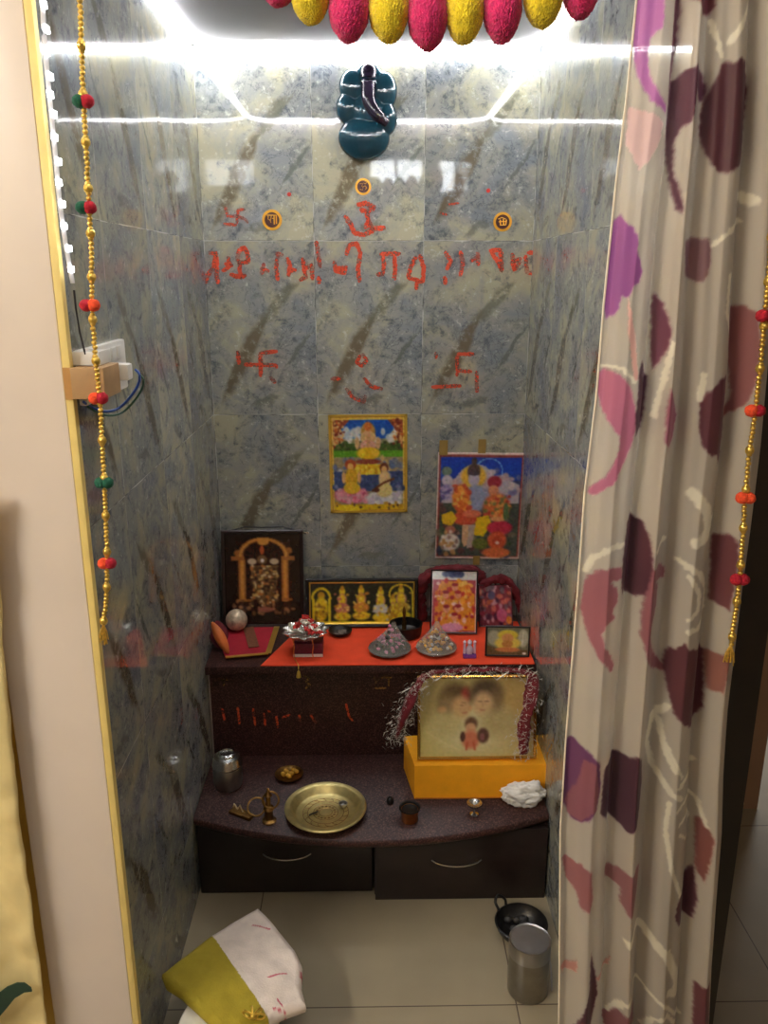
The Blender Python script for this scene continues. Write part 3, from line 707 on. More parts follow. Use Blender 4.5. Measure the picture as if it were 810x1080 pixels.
# ================================================================ ALTAR
ZC=.235; ZS=.53
def curve_front(n=40):
    P=[]
    for i in range(n+1):
        x=-.448+.896*i/n; y=1.69+.093*(abs(x)/.448)**2.0; P.append((x,y))
    return P
al=thing('altar_counter','polished maroon granite counter with curved front edge across the niche','counter',(0,0,0))
fp=curve_front()
mb=MB()
lay=[(.0,ZC-.022),(-.004,ZC-.018),(-.0055,ZC-.011),(-.004,ZC-.004),(.0,ZC)]
n=len(fp)
vs=[];fs=[]
for dy,z in lay: vs+=[(x,y+dy+.0045,z) for x,y in fp]
for r in range(len(lay)-1): fs+=[(r*n+i,r*n+i+1,(r+1)*n+i+1,(r+1)*n+i) for i in range(n-1)]
o=len(vs); vs+=[(x,2.3,ZC) for x,y in fp]+[(x,2.3,ZC-.022) for x,y in fp]
fs+=[((len(lay)-1)*n+i,(len(lay)-1)*n+i+1,o+i+1,o+i) for i in range(n-1)]+[(i,o+n+i,o+n+i+1,i+1) for i in range(n-1)]+[(o+i,o+i+1,o+n+i+1,o+n+i) for i in range(n-1)]
fs+=[(0,n,2*n,3*n,4*n,o,o+n),(n-1,o+2*n-1,o+n-1,5*n-1,4*n-1,3*n-1,2*n-1)]
mb.add(vs,fs); mb.build('counter_top',M_granite,al,angle=50)
YR=2.062
ri=MB().box(-.448,.448,YR,YR+.02,ZC,ZS-.024).build('riser_panel',M_granite,al,smooth=False)
sh=MB().box(-.449,.449,2.026,2.368,ZS-.024,ZS,.004).build('shelf_top',M_granite,al)
MB().box(-.4485,-.4445,YR-.003,YR,ZC,ZS-.024).build('joint_filler',mat('grey_filler',(150,140,130),.6),al,smooth=False)
M_dg=paint_mat('dull_gold_powder',(160,118,58),.7); M_fo=paint_mat('faded_orange_powder',(214,80,38),.8)
for st in ([[(405,70),(430,75),(415,92),(432,105),(410,122)]],[[(690,75),(708,84),(693,100)],[(695,118),(742,118)]],[[(720,75),(765,75)],[(752,75),(752,110)]],[[(58,85),(102,85)],[(80,85),(82,110)]]):
    write('painted_letter',st,(215,695),3.857,.0055,M_dg,Y=YR,parent=al)
for st in ([(75,200),(85,250)],[(138,195),(145,265)],[(200,200),(210,270)],[(245,218),(250,270)],[(255,210),(272,215)],[(295,230),(301,280)],[(318,238),(352,226)],[(388,225),(392,255)],[(430,220),(456,260)],[(578,180),(590,230),(606,252)]):
    write('finger_mark',[st],(215,695),3.857,.0066,M_fo,Y=YR,parent=al)

def drawer_unit(x0,x1,yf,zb,label,hu):
    t=thing('drawer_unit',label,'drawer cabinet',((x0+x1)/2,yf,0)); cx=(x0+x1)/2
    MB().box(x0-cx,x1-cx,.02,2.05-yf,zb,ZC-.024).build('carcass',M_wood,t,smooth=False)
    d=MB().box(x0-cx+.002,x1-cx-.002,0,.019,zb,ZC-.026,.0015).build('drawer_front',M_wood,t)
    p0=onY(hu[0],hu[1],yf-.02); p1=onY(hu[2],hu[3],yf-.02); hx0=p0.x-cx; hx1=p1.x-cx; hz=(p0.z+p1.z)/2
    P=[]
    for i in range(13):
        s=i/12; P.append((hx0+(hx1-hx0)*s,-.004-.02*math.sin(PI*s)**.6,hz-.003*math.sin(PI*s)))
    MB().tube(P,.003,seg=8).build('handle',M_steel,d)
drawer_unit(-.446,.002,1.792,.002,'dark brown left drawer cabinet under the granite counter',(277,904,327,906))
drawer_unit(.006,.446,1.762,.0,'dark brown right drawer cabinet under the granite counter, set slightly forward',(456,910,508,913))

# ---------------------------------------------------------------- cloths on the shelf
P=[(onZ(286,700,ZS).x,2.030),(.440,2.024),(.445,2.31),(-.205,2.31),(-.225,2.20)]
def sheet(name,P,z,m,label,cat,th=.0025,parent=None):
    o=MB().slab([(a,b) for a,b in P],z,z+th).build(name,m,parent,smooth=False)
    if label: tag(o,label,cat)
    return o
sheet('orange_cloth',[(-.298,2.029),(.444,2.027),(.446,2.31),(-.2,2.31)],ZS+.0005,M_orange,'flat orange felt cloth covering the granite shelf','cloth')
rc=thing('red_cloth','small crimson velvet cloth with gold braid on the left end of the shelf','cloth',(0,0,ZS+.0035))
q=[onZ(228,668,ZS),onZ(293,661,ZS),onZ(283,692,ZS),onZ(238,696,ZS)]
mb=MB(); mb.slab([(v.x,v.y) for v in (q[3],q[2],q[1],q[0])],0,.004); mb.build('velvet',M_red,rc,smooth=False)
def strip(mb,a,b,w,z):
    a=Vector((a.x,a.y,0)); b=Vector((b.x,b.y,0)); d=(b-a).normalized(); nrm=Vector((-d.y,d.x,0))*w/2
    mb.slab([tuple((a-nrm)[:2]),tuple((b-nrm)[:2]),tuple((b+nrm)[:2]),tuple((a+nrm)[:2])],z,z+.0015)
mb=MB(); strip(mb,q[3],q[2],.012,.0042); mb.build('gold_braid',M_gold,rc,smooth=False)
mb=MB(); strip(mb,q[2],q[1],.016,.0045); mb.build('gold_braid',M_gold,rc,smooth=False)
tg=MB(); a=onZ(262,665,ZS); b=onZ(268,686,ZS); strip(tg,a,b,.030,.006); o=tg.build('embroidered_patch',mat('dull_gold_embroidery',(120,74,46),.6,var=.4,scale=300),rc,smooth=False)

# ---------------------------------------------------------------- framed pictures
def frame_mesh(mb,w,h,bw,dep,y0=0,bev=.002):
    # four mitred mouldings
    o=[(-w/2,0),(w/2,0),(w/2,h),(-w/2,h)]; i=[(-w/2+bw,bw),(w/2-bw,bw),(w/2-bw,h-bw),(-w/2+bw,h-bw)]
    m=[((a[0]*2+b[0])/3,(a[1]*2+b[1])/3) for a,b in zip(o,i)]
    rings=[(o,y0),(o,y0-dep*.75),(m,y0-dep),(i,y0-dep*.8),(i,y0)]
    vs=[];fs=[]
    for pts,y in rings: vs+=[(x,y,z) for x,z in pts]
    for r in range(len(rings)):
        s=(r+1)%len(rings)
        for k in range(4): fs.append((r*4+k,r*4+(k+1)%4,s*4+(k+1)%4,s*4+k))
    mb.add(vs,fs)
def framed(name,label,u0,v0,u1,v1,zb,lean,bw,dep,mf,cv,mp,roll=0.,back=M_darkframe,inner=None,yadd=0):
    b=onZ((u0+u1)/2,v1,zb); b.y+=yadd; s=mpp(b); w=(u1-u0)*s
    top=onY((u0+u1)/2,v0,b.y+lean); h=math.hypot(top.z-zb,lean); ang=math.atan2(lean,top.z-zb)
    t=thing(name,label,'framed picture',(b.x,b.y,zb+.001+abs(math.sin(roll))*w/2),(-ang,roll,0))
    mb=MB(); frame_mesh(mb,w,h,bw,dep); mb.build('frame',mf,t,angle=25)
    MB().box(-w/2+.001,w/2-.001,-.002,.003,.001,h-.001).build('backing_board',back,t,smooth=False)
    pr=cv.mesh('print',w-2*bw+.001,h-2*bw+.001,mp,t,z0=bw-.0005,y=-.0035)
    if inner:
        mb=MB(); frame_mesh(mb,w-2*bw,h-2*bw,inner[0],dep*.7); o=mb.build('inner_border',inner[1],t,angle=25); o.location=(0,-.002,bw)
    return t,w,h

def pic_balaji():
    c=Canvas(140,75,705,800,86,110,(34,20,16)); c.rect(220,140,640,700,(48,22,16)); 
    g=(206,142,62); g2=(160,100,48)
    c.rect(245,285,295,600,g2).rect(255,285,285,600,g); c.rect(565,285,615,620,g2).rect(575,285,605,620,g)
    c.rect(190,258,290,292,g2).rect(560,258,665,292,g2); c.ell(240,235,26,26,g2).ell(620,215,24,26,g2)
    c.ring(430,255,170,130,30,g2,y1=262); c.ring(430,255,170,130,14,g,y1=262); c.ell(430,145,44,28,g)
    c.ell(420,210,16,36,(190,90,50)).ell(420,285,38,36,(120,90,60)).ell(422,292,12,16,(230,220,215)); c.ell(345,300,34,24,(200,180,150)).ell(510,300,34,24,(200,180,150))
    c.poly([(330,330),(540,330),(530,470),(490,640),(390,640),(345,480)],(110,80,48)); c.blobs(150,335,335,540,650,[(206,170,100),(190,120,60),(90,60,40),(220,195,150),(60,40,30)],7,15)
    c.rect(220,595,350,615,g2).rect(560,590,640,612,g2); c.blobs(34,200,610,650,710,[(120,80,50),(60,40,30),(160,110,70)],9,20); c.ell(440,680,60,22,(150,90,70))
    return c.speck(9)
t,w,h=framed('framed_picture','dark framed picture of a gilded standing temple idol under an arch, left end of shelf',236,559,321,661,ZS+.003,.05,.009,.010,mat('dark_brown_frame',(42,26,22),.35),pic_balaji(),M_matprint,yadd=-.004)
mb=MB(); mb.tube([(-.10,.002,h-.004),(-.05,.004,h+.008),(.0,.004,h+.006),(.06,.004,h+.008),(.1,.0,h-.002),(.13,-.004,h-.012)],.0022,seg=6); mb.build('cord',M_wire,t)
MB().box(w/2-.004,w/2+.016,-.003,-.001,h-.012,h-.007).build('metal_clip',M_steel,t).rotation_euler=(0,0,0)

def pic_gold():
    c=Canvas(45,100,735,362,120,50,(34,36,16))
    Y1=(236,210,40); Y2=(200,150,30); pk=(200,140,110)
    c.ring(125,205,58,62,16,Y1,y1=210); c.rect(66,205,84,345,Y1).rect(168,205,186,345,Y1); c.ell(125,185,24,24,Y2).ell(125,270,44,75,Y1); c.blobs(30,90,220,160,345,[Y2,(250,230,90),(150,110,40)],6,12)
    def fig(x,top,wd,lo):
        c.ell(x,top+28,20,26,Y1).ell(x,top+6,12,16,Y2).ell(x,top+78,wd*.6,40,pk).ell(x,top+80,wd*.4,36,Y1).ell(x,top+130,wd,34,lo); c.ell(x,top+180,wd*1.1,26,Y1)
        c.blobs(26,x-wd,top+40,x+wd,top+200,[Y1,Y2,(250,235,120),lo],5,11)
    fig(262,135,50,(206,120,100)); fig(385,130,52,(215,150,60)); fig(512,140,50,(205,205,200)); fig(645,130,60,(210,170,60)); fig(590,190,30,Y2)
    c.ring(645,185,78,65,10,Y1,y1=200); c.rect(712,160,730,340,Y1); c.rect(45,345,735,362,Y1)
    return c.speck(14)
framed('framed_picture','wide gold foil picture of five seated deities, leaning behind the shelf bowls',323,610,441,661,ZS+.003,.03,.010,.010,mat('black_gloss_frame',(26,18,16),.25),pic_gold(),M_foilprint,inner=(.0045,M_gold),yadd=-.004)

def pic_orange():
    c=Canvas(85,90,385,495,60,80,(226,200,190)); c.rect(85,90,385,150,(214,214,206)); c.blobs(10,150,96,290,120,[(40,52,90),(60,70,110)],14,24)
    c.rect(95,150,375,490,(170,60,70)); c.poly([(150,160),(300,160),(370,240),(378,480),(110,480),(105,260)],(222,140,40))
    c.blobs(90,100,150,375,480,[(236,160,40),(190,40,40),(240,190,90),(215,110,30),(160,30,50),(240,200,190)],8,20)
    for x,y in ((240,200),(180,250),(260,250),(185,345),(262,340),(240,395)): c.ell(x,y,22,24,(226,150,110)).ell(x,y-20,22,12,(150,30,40))
    c.ell(225,462,75,28,(220,150,180)); return c.speck(13)
framed('framed_picture','upright picture crowded with orange robed deities, edged in black',453,602,503,669,ZS+.003,.06,.004,.008,mat('black_thin_frame',(30,16,20),.4),pic_orange(),M_matprint,roll=.03)
def pic_small():
    c=Canvas(400,190,610,430,44,50,(120,50,60)); c.blobs(70,400,190,610,430,[(150,40,60),(200,150,160),(70,30,50),(180,90,60),(110,90,100),(206,110,90)],8,22)
    c.ell(480,250,24,26,(90,80,110)).ell(545,370,34,40,(190,90,120)).ell(590,400,18,24,(210,130,50)); return c.speck(12)
framed('framed_picture','small dim picture in maroon tones behind the little yellow picture',505,617,541,661,ZS+.003,.04,.003,.006,mat('maroon_thin_frame',(70,22,30),.4),pic_small(),M_matprint,roll=-.02,yadd=.0)
def pic_flower():
    c=Canvas(455,450,725,635,60,44,(120,120,96)); c.ell(500,520,40,50,(170,165,140)).ell(690,520,34,60,(190,185,160)); c.poly([(455,570),(560,600),(725,600),(725,635),(455,635)],(110,90,60))
    c.ell(590,500,66,34,(220,196,70)).ell(590,555,84,44,(226,200,90)).ell(588,520,38,30,(214,150,90)).ell(588,560,36,24,(190,130,70)).ell(590,598,80,16,(206,130,80)).ell(700,622,12,8,(240,240,230))
    c.line([(690,480),(685,560)],6,(230,225,200)); return c.speck(9)
framed('framed_picture','tiny landscape picture of a yellow flower bundle, black frame at shelf front right',511,661,558,693,ZS+.003,.016,.0045,.007,mat('black_small_frame',(16,14,16),.3),pic_flower(),M_matprint,roll=.03)

# soft maroon garlands around the frames
def plush(name,label,pts,Y,r,seed):
    P=smoothpath([onY(u,v,Y+dy) for u,v,dy in pts],8); mb=MB(); mb.tube(P,lambda t:r*(1-.25*abs(2*t-1)),seg=18)
    off=Vector((seed*9.1,0,0))
    for i,v in enumerate(mb.v):
        vv=Vector(v); n=noise.noise_vector(vv*90+off)*.007+noise.noise_vector(vv*260+off)*.003; mb.v[i]=tuple(vv+n)
    return tag(mb.build(name,M_maroon,angle=180),label,'garland')
plush('plush_garland','soft maroon garland arched behind the tall orange picture',[(446,655,0),(443,630,0),(447,612,0),(462,604,.01),(485,602,.01),(503,604,.01),(510,615,0)],2.335,.020,1)
plush('plush_garland','soft maroon garland arched round the small dim picture',[(508,618,0),(522,611,0),(535,613,0),(545,628,0),(551,645,0),(554,660,-.02)],2.315,.014,2)

# ---------------------------------------------------------------- small things on the shelf
ZT=ZS+.003
b=onZ(252,661,ZT); r=11.3*mpp(b)
bl=thing('silver_ball','round silver ornamental ball in front of the temple idol picture','ball',(b.x,b.y-.034,ZT+.0045))
MB().ell((0,0,r),(r,r,r),28,20).build('shell',mat('tarnished_silver',(206,186,160),.5,metal=.35,var=.35,scale=70,bump=.5,bscale=160),bl)
mb=MB()
for k in range(8):
    a=2*PI*k/8; mb.ell((r*.75*math.cos(a),r*.75*math.sin(a)*.9,r*1.45),(.003,.003,.003),8,6)
mb.build('stud',M_brass,bl)

t=thing('leaf_shaped_holder','orange and maroon leaf-shaped holder against the left marble wall','ornament',(0,0,0))
def leaf(P0,P1,w,bulge,m,name,yo=0):
    n=14; vs=[];fs=[]; a=Vector(P0);b=Vector(P1); d=b-a; side=Vector((0,1,0)).cross(d).normalized()
    for i in range(n+1):
        s=i/n; c=a+d*s; ww=w*math.sin(PI*min(1,s*.96+.02))**.8
        for k in range(7):
            q=(k-3)/3; vs.append(c+side*ww*q+Vector((0,-bulge*(1-q*q)*math.sin(PI*s)+yo,0)))
    fs=[(i*7+k,i*7+k+1,(i+1)*7+k+1,(i+1)*7+k) for i in range(n) for k in range(6)]
    mb=MB(); mb.add(vs,fs); o=mb.build(name,m,t,angle=180); md=o.modifiers.new('t','SOLIDIFY'); md.thickness=.003; return o
Yq=2.12
leaf(onZ(241,689,ZS+.008),onY(224,656,Yq-.01),.014,.010,mat('orange_lacquer',(214,118,60),.4,var=.15),'orange_leaf')
leaf(onZ(233,684,ZS+.010),onY(229,655,Yq+.04),.026,.010,M_maroon,'maroon_leaf',.0)

# decorated throne bowl
b=onZ(325,693,ZT); s=mpp(b)
t=thing('offering_bowl','frilled silver bowl of red and white flowers on a small maroon box','offering bowl',(b.x,b.y,ZT))
MB().box(-.040,.040,0,.06,.0,.040,.003).build('box',mat('maroon_card',(104,24,48),.5,var=.4,scale=150),t)
MB().box(-.041,.041,-.002,.0,.001,.009).build('white_strip',M_white,t,smooth=False)
wob=lambda a,i:1+.10*math.sin(a*11)*(i/4)
MB().lathe([(.02,.0),(.035,.008),(.05,.018),(.062,.030),(.060,.031),(.045,.02),(.0,.012)],(-.008,.03,.040),66,wob=wob).build('frilled_bowl',mat('crumpled_silver_foil',(214,212,204),.25,metal=.9,var=.2,scale=90,bump=.8,bscale=120),t)
rnd=random.Random(4)
M_rf=mat('red_petals',(196,40,30),.6,var=.3,scale=120); M_wf=mat('white_petals',(236,226,210),.6,var=.15); 
for i in range(26):
    a=rnd.uniform(0,2*PI); rr=rnd.uniform(0,.048); hh=.062+.042*(1-rr/.048)+rnd.uniform(-.006,.004)
    mb=MB(); c=(-.008+rr*math.cos(a),.03+rr*math.sin(a)*.8,hh)
    for k in range(5):
        q=2*PI*k/5; mb.ell((c[0]+.006*math.cos(q),c[1]+.006*math.sin(q),c[2]),(.006,.004,.0035),8,6,(0,rnd.uniform(-.8,.8),q))
    mb.build('flower',M_rf if i%5 in(0,2,4) else M_wf,t)
for (x0,x1) in ((-.040,-.036),(.012,.015),):
    mb=MB(); mb.tube(smoothpath([(x0,-.012,.062),(x0+.004,-.014,.04),((x0+x1)/2,-.012,.02),(x1,-.014,.004)]),.0016,seg=6); mb.build('orange_cord',mat('orange_thread',(226,120,50),.6),t)
p=onY(315,712,2.018)-Vector((b.x,b.y,ZT))
mb=MB(); mb.tube([(-.036,-.014,.003),(p.x,p.y+.006,.002),(p.x,p.y,-.006),(p.x,p.y,p.z+.012)],.0012,seg=6); mb.lathe([(.001,.014),(.004,.010),(.007,-.006),(0,-.006)],(p.x,p.y,p.z),14); mb.build('tassel',M_gold,t)

def dish(u,v,rpx,label,name,cat,mm,prof,group=None,z=ZT):
    b=onZ(u,v,z); s=mpp(b); r=rpx*s; t=thing(name,label,cat,(b.x,b.y,z))
    MB().lathe([(a*r,c*r) for a,c in prof],seg=48).build('dish' if 'dish' in name else 'bowl',mm,t); return t,r
t,r=dish(359,669,12.5,'small dark metal dish with ash in the middle of the orange cloth','small_dish','dish',M_iron,[(0,0),(.6,0),(.9,.25),(1,.42),(.93,.42),(.8,.25),(.5,.12),(0,.12)])
mb=MB(); rnd=random.Random(2)
for i in range(14): mb.ell((rnd.uniform(-.4,.4)*r,rnd.uniform(-.4,.4)*r,.15*r),(r*.16,r*.14,r*.1),8,6)
mb.build('ash',mat('grey_ash',(120,110,100),.8,var=.4,scale=200),t)
t,r=dish(428,670,17.,'deep black round bowl behind the foil packets','black_bowl','bowl',M_iron,[(0,0),(.75,0),(.95,.15),(1,.75),(1.04,.8),(.95,.8),(.9,.3),(.7,.14),(0,.14)])
mb=MB(); mb.lathe([(.12*r,.14*r),(.14*r,.8*r),(.08*r,1.2*r),(.12*r,1.5*r),(.05*r,1.8*r),(0,1.9*r)],(-.1*r,.2*r,0),16); mb.build('incense_stand',M_brassd,t)
M_film=mat('clear_crinkled_film',(235,235,225),.08,trans=.0,var=.1,bump=.9,bscale=60)
def packet(u,v,rpx,label,cont,seed,hpx):
    b=onZ(u,v,ZT); s=mpp(b); r=rpx*s; t=thing('offering_packet',label,'offering packet',(b.x,b.y,ZT)); rnd=random.Random(seed)
    MB().lathe([(0,0),(.75*r,0),(.98*r,.14*r),(1.02*r,.22*r),(.94*r,.2*r),(.7*r,.08*r),(0,.06*r)],seg=40).build('dish',M_iron if seed==1 else mat('dark_gold_dish',(120,92,50),.35,metal=.8),t)
    for i in range(70):
        a=rnd.uniform(0,2*PI); rr=rnd.uniform(0,.8)*r; hh=.12*r+1.15*r*(1-rr/r)*rnd.random()
        MB().ell((rr*math.cos(a),rr*math.sin(a),hh+.004),(.006,.005,.0045),8,6,(rnd.random(),rnd.random(),0)).build('sweet',cont[i%len(cont)],t)
    # gathered film: tent of creased strips
    H=hpx*s*1.05; n=30; vs=[];fs=[]; rows=12
    for j in range(rows+1):
        q=j/rows; R=r*(1-q)**1.35*.98+.004
        for k in range(n):
            a=2*PI*k/n; cr=1+(.10*(1 if k%2 else -1)+.1*noise.noise(Vector((k*3.1,seed*5,j*.3))))*(.3+q)
            vs.append((R*cr*math.cos(a)+.012*q*(1 if seed==1 else .1),R*cr*math.sin(a),.2*r+(H-.2*r)*q))
    fs=[(j*n+k,j*n+(k+1)%n,(j+1)*n+(k+1)%n,(j+1)*n+k) for j in range(rows) for k in range(n)]
    mb=MB(); mb.add(vs,fs); mb.build('film_wrap',M_filmT,t,angle=15)
def film_mat():
    m=bpy.data.materials.new('clear_plastic_film'); m.use_nodes=True; nt=m.node_tree; b=nt.nodes['Principled BSDF']
    b.inputs['Base Color'].default_value=(.8,.8,.72,1); b.inputs['Roughness'].default_value=.12; b.inputs['Alpha'].default_value=.26; b.inputs['Coat Weight'].default_value=1.
    return m
M_filmT=film_mat()
packet(411,687,22,'film-wrapped cone of pink sweets on a dark dish, front centre of shelf',[mat('pink_sweet',(232,140,180),.6),MATS['pink_sweet'],mat('grey_sweet',(110,100,90),.6),mat('dark_seed',(50,44,40),.6)],1,32)
packet(460,686,21,'film-wrapped cone of golden sweets on a dish, right of the pink one',[mat('golden_sweet',(240,176,64),.6),MATS['golden_sweet'],mat('brown_sweet',(120,80,50),.6),M_wf],2,32)
b=onZ(495,693,ZT)
t=thing('glass_figurine','tiny clear and violet glass figurine between packet and tiny picture','figurine',(b.x,b.y,ZT))
M_vi=mat('violet_glass',(130,80,170),.1,var=.2,scale=200,coat=.5); M_cl=mat('milky_glass',(216,200,220),.1,var=.1,coat=.5)
MB().box(-.018,.018,-.010,.010,0,.012,.002).build('base',M_vi,t)
MB().lathe([(.009,.012),(.011,.02),(.008,.030),(.004,.036),(.007,.042),(.006,.048),(0,.054)],seg=20).build('figure',M_cl,t)
for sgn in (-1,1): MB().lathe([(.004,.012),(.0035,.04),(.005,.046),(0,.052)],(sgn*.014,0,0),12).build('pillar',M_cl,t)

# ---------------------------------------------------------------- big picture on saffron stool
yb0=onZ(500,842,ZC); YB1=yb0.y; zt=onY(500,806,YB1).z
x0=onY(437,842,YB1).x; x1=onY(574,842,YB1).x
mb=MB(); nn=10
pts=[(x0,YB1),(x1,YB1),(x1+.004,YB1+.14),(x0-.022,YB1+.14)]
st=thing('cloth_covered_stool','low saffron-yellow cloth-covered platform carrying the large pale picture','platform',(0,0,0))
bm=bmesh.new(); bmesh.ops.create_cube(bm,size=1)
for v in bm.verts:
    u=(v.co.x+.5); w_=(v.co.y+.5); zz=ZC+.0005 if v.co.z<0 else zt
    xa=pts[0][0]*(1-w_)+pts[3][0]*w_; xb=pts[1][0]*(1-w_)+pts[2][0]*w_
    v.co=(xa*(1-u)+xb*u, YB1+.14*w_, zz)
bmesh.ops.subdivide_edges(bm,edges=list(bm.edges),cuts=12,use_grid_fill=True)
for v in bm.verts:
    e=noise.noise(Vector((v.co.x*40,v.co.y*40,v.co.z*12)))*.0022; v.co.y+=e if v.co.y<YB1+.02 else 0; 
    if v.co.z>zt-.001 and (v.co.y<YB1+.004 or v.co.x<x0+.001 or v.co.x>x1-.001): v.co.z-=.003
me=bpy.data.meshes.new('saffron_cover'); bm.to_mesh(me); bm.free(); me.shade_smooth(); me.set_sharp_from_angle(angle=.6); me.materials.append(M_yellow)
o=bpy.data.objects.new('saffron_cover',me); COL.objects.link(o); o.parent=st
MB().tube([(x0+.002,YB1-.0028,ZC+.004),((x0+x1)/2,YB1-.0028,ZC+.0035),(x1-.002,YB1-.0028,ZC+.004)],.0018,seg=6).build('hem',mat('dark_saffron_hem',(200,116,14),.8),st)

def pic_faces():
    c=Canvas(195,75,735,470,110,84,(196,178,120))
    c.ell(260,380,160,130,(206,190,120),soft=1.2).ell(620,200,160,160,(190,160,100),soft=1.2).ell(440,330,150,120,(214,206,160),soft=1.2)
    # two adult faces leaning together and a child below (generic)
    c.ell(362,175,72,74,(104,84,58),soft=.6).ell(318,215,40,60,(150,128,90),soft=1).ell(412,160,22,36,(160,70,60),soft=.8)
    c.ell(388,222,44,56,(206,166,118),soft=.6).ell(432,228,10,14,(204,160,112),soft=.6).line([(388,212),(414,210)],4,(112,84,62),a=.8).line([(392,200),(416,198)],3,(130,100,74),a=.6).line([(398,250),(420,248)],5,(176,96,84),a=.8)
    c.ell(508,150,78,66,(92,76,58),soft=.6).ell(556,215,34,80,(136,112,80),soft=1).ell(495,205,46,60,(212,174,130),soft=.6)
    c.line([(470,196),(488,194)],4,(96,70,54),a=.8).line([(504,194),(522,196)],4,(96,70,54),a=.8).line([(494,200),(492,220)],4,(186,144,104),a=.8).line([(482,238),(504,238)],5,(172,96,86),a=.8)
    c.ell(300,235,22,18,(206,158,112),soft=.7); c.ell(320,310,80,60,(200,186,130),soft=.9).ell(570,300,90,70,(184,166,116),soft=.9)
    c.ell(438,305,30,34,(110,78,58),soft=.5).ell(436,325,24,24,(214,164,124),soft=.4).ell(436,385,42,46,(206,120,90),soft=.5).ell(398,370,12,26,(90,60,50)).ell(495,365,28,38,(96,66,54),soft=.4).ell(490,372,12,18,(140,90,90))
    c.line([(420,400),(415,435)],12,(196,100,70)).line([(450,400),(456,435)],12,(196,100,70))
    for k in range(12): c.line([(210+k*8,330+k*6),(330+k*6,420+k*2)],4,(220,206,150),a=.35)
    return c.speck(6)
fb=onZ(503,800,zt+.001)
t,w,h=framed('framed_picture','large pale picture of two faces and a child, gold frame on saffron platform',440,712,565,800,zt+.0015,.045,.007,.012,mat('polished_gold_frame',(224,170,80),.22,metal=.9,var=.1),pic_faces(),M_matprint)
TL=t.location.copy(); AN=t.rotation_euler.x
# maroon and silver garland draped over it
gt=thing('tinsel_garland','maroon garland with silver tinsel draped over the large pale picture','garland',(0,0,0))
yt=TL.y-.004
gpts=[(418,778,-.02),(424,760,-.02),(432,740,-.02),(441,722,-.01),(452,711,.02),(480,707,.03),(510,706,.03),(540,707,.03),(560,712,.02),(560,735,-.01),(553,765,-.02),(553,795,-.03)]
GP=smoothpath([onY(u,v,yt+dy) for u,v,dy in gpts],8)
mb=MB(); mb.tube(GP,lambda t:(.009+.019*math.sin(PI*min(1,t/.30))**2 if t<.27 else (.010 if t<.70 else .012+.008*math.sin(PI*(t-.70)/.30))),seg=14,flat=.4)
for i,v in enumerate(mb.v):
    vv=Vector(v); mb.v[i]=tuple(vv+noise.noise_vector(vv*120)*.004)
mb.build('maroon_cloth',M_maroon,gt,angle=180)
rnd=random.Random(11); mb=MB()
N=len(GP)
for i in range(2000):
    kk=rnd.random(); kk=kk**1.0; idx=int(kk*(N-1)); c=GP[idx]
    dens=1 if (kk<.30 or kk>.9) else .55
    if rnd.random()>dens: continue
    spread=.016 if kk<.3 or kk>.85 else .009
    c=c+Vector((rnd.gauss(0,spread),-abs(rnd.gauss(.006,.006)),rnd.gauss(0,spread*.8)))
    d=Vector((rnd.uniform(-1,1),rnd.uniform(-.6,.2),rnd.uniform(-1,.4))).normalized()*rnd.uniform(.005,.014); sd=d.cross(Vector((rnd.random(),rnd.random(),rnd.random()))).normalized()*.0018
    mb.add([c,c+sd,c+d+sd*.3,c+d],[(0,1,2,3)])
mb.build('silver_tinsel',M_tinsel,gt,smooth=False)['kind']='stuff'
# zig-zag silver ribbon along the top
mb=MB()
for (a,bq,c_) in (((470,708),(483,716),(497,708)),((513,708),(524,717),(537,708)),((450,710),(459,718),(468,712)),((545,710),(555,722),(557,712)),((430,735),(438,742),(446,750)),((424,730),(440,722),(446,732))):
    P=[onY(*q,yt-.002) for q in (a,bq,c_)]; mb.tube(P,.0023,seg=5,flat=.4)
mb.build('silver_ribbon',M_tinsel,gt)

# crumpled tissue
b=onY(550,838,YB1-.018); 
b=onZ(549,838,ZC)
bm=bmesh.new(); bmesh.ops.create_icosphere(bm,subdivisions=5,radius=1)
for v in bm.verts:
    d=v.co.normalized(); n=noise.noise(d*1.7)*.35+abs(noise.noise(d*3.6+Vector((4,0,0))))*-.28+noise.noise(d*8)*.08
    p=d*(1+n); tail=max(0,d.x-.55)*.9; v.co=Vector((p.x*.056*(1+tail*.6),p.y*.024*(1-tail),max(0,(p.z*.036*(1-tail*1.2)+.034))))
me=bpy.data.meshes.new('crumpled_tissue'); bm.to_mesh(me); bm.free(); me.shade_smooth(); me.materials.append(M_tissue)
o=bpy.data.objects.new('crumpled_tissue',me); COL.objects.link(o); o.location=(b.x,YB1-.030,ZC+.001); tag(o,'crumpled white tissue lying against the saffron platform front','tissue')

# ---------------------------------------------------------------- things on the counter
b=onZ(241,828,ZC); s=mpp(b); r=15.2*s; H=onY(241,795,b.y).z-ZC
t=thing('lidded_pot','small shiny steel pot with domed lid at the left of the counter','pot',(b.x,b.y,ZC))
MB().lathe([(0,0),(r*.86,0),(r*.95,.006),(r,.02),(r,H*.66),(r*.97,H*.70),(0,H*.70)],seg=48).build('body',M_steeld,t)
MB().lathe([(r*1.03,H*.66),(r*1.05,H*.68),(r*1.03,H*.72),(r*1.0,H*.74),(r*.97,H*.86),(r*.86,H*.94),(r*.62,H*.97),(r*.60,H*1.02),(r*.46,H*1.05),(r*.42,H*1.0),(0,H*.98)],seg=48).build('lid',M_steel,t)

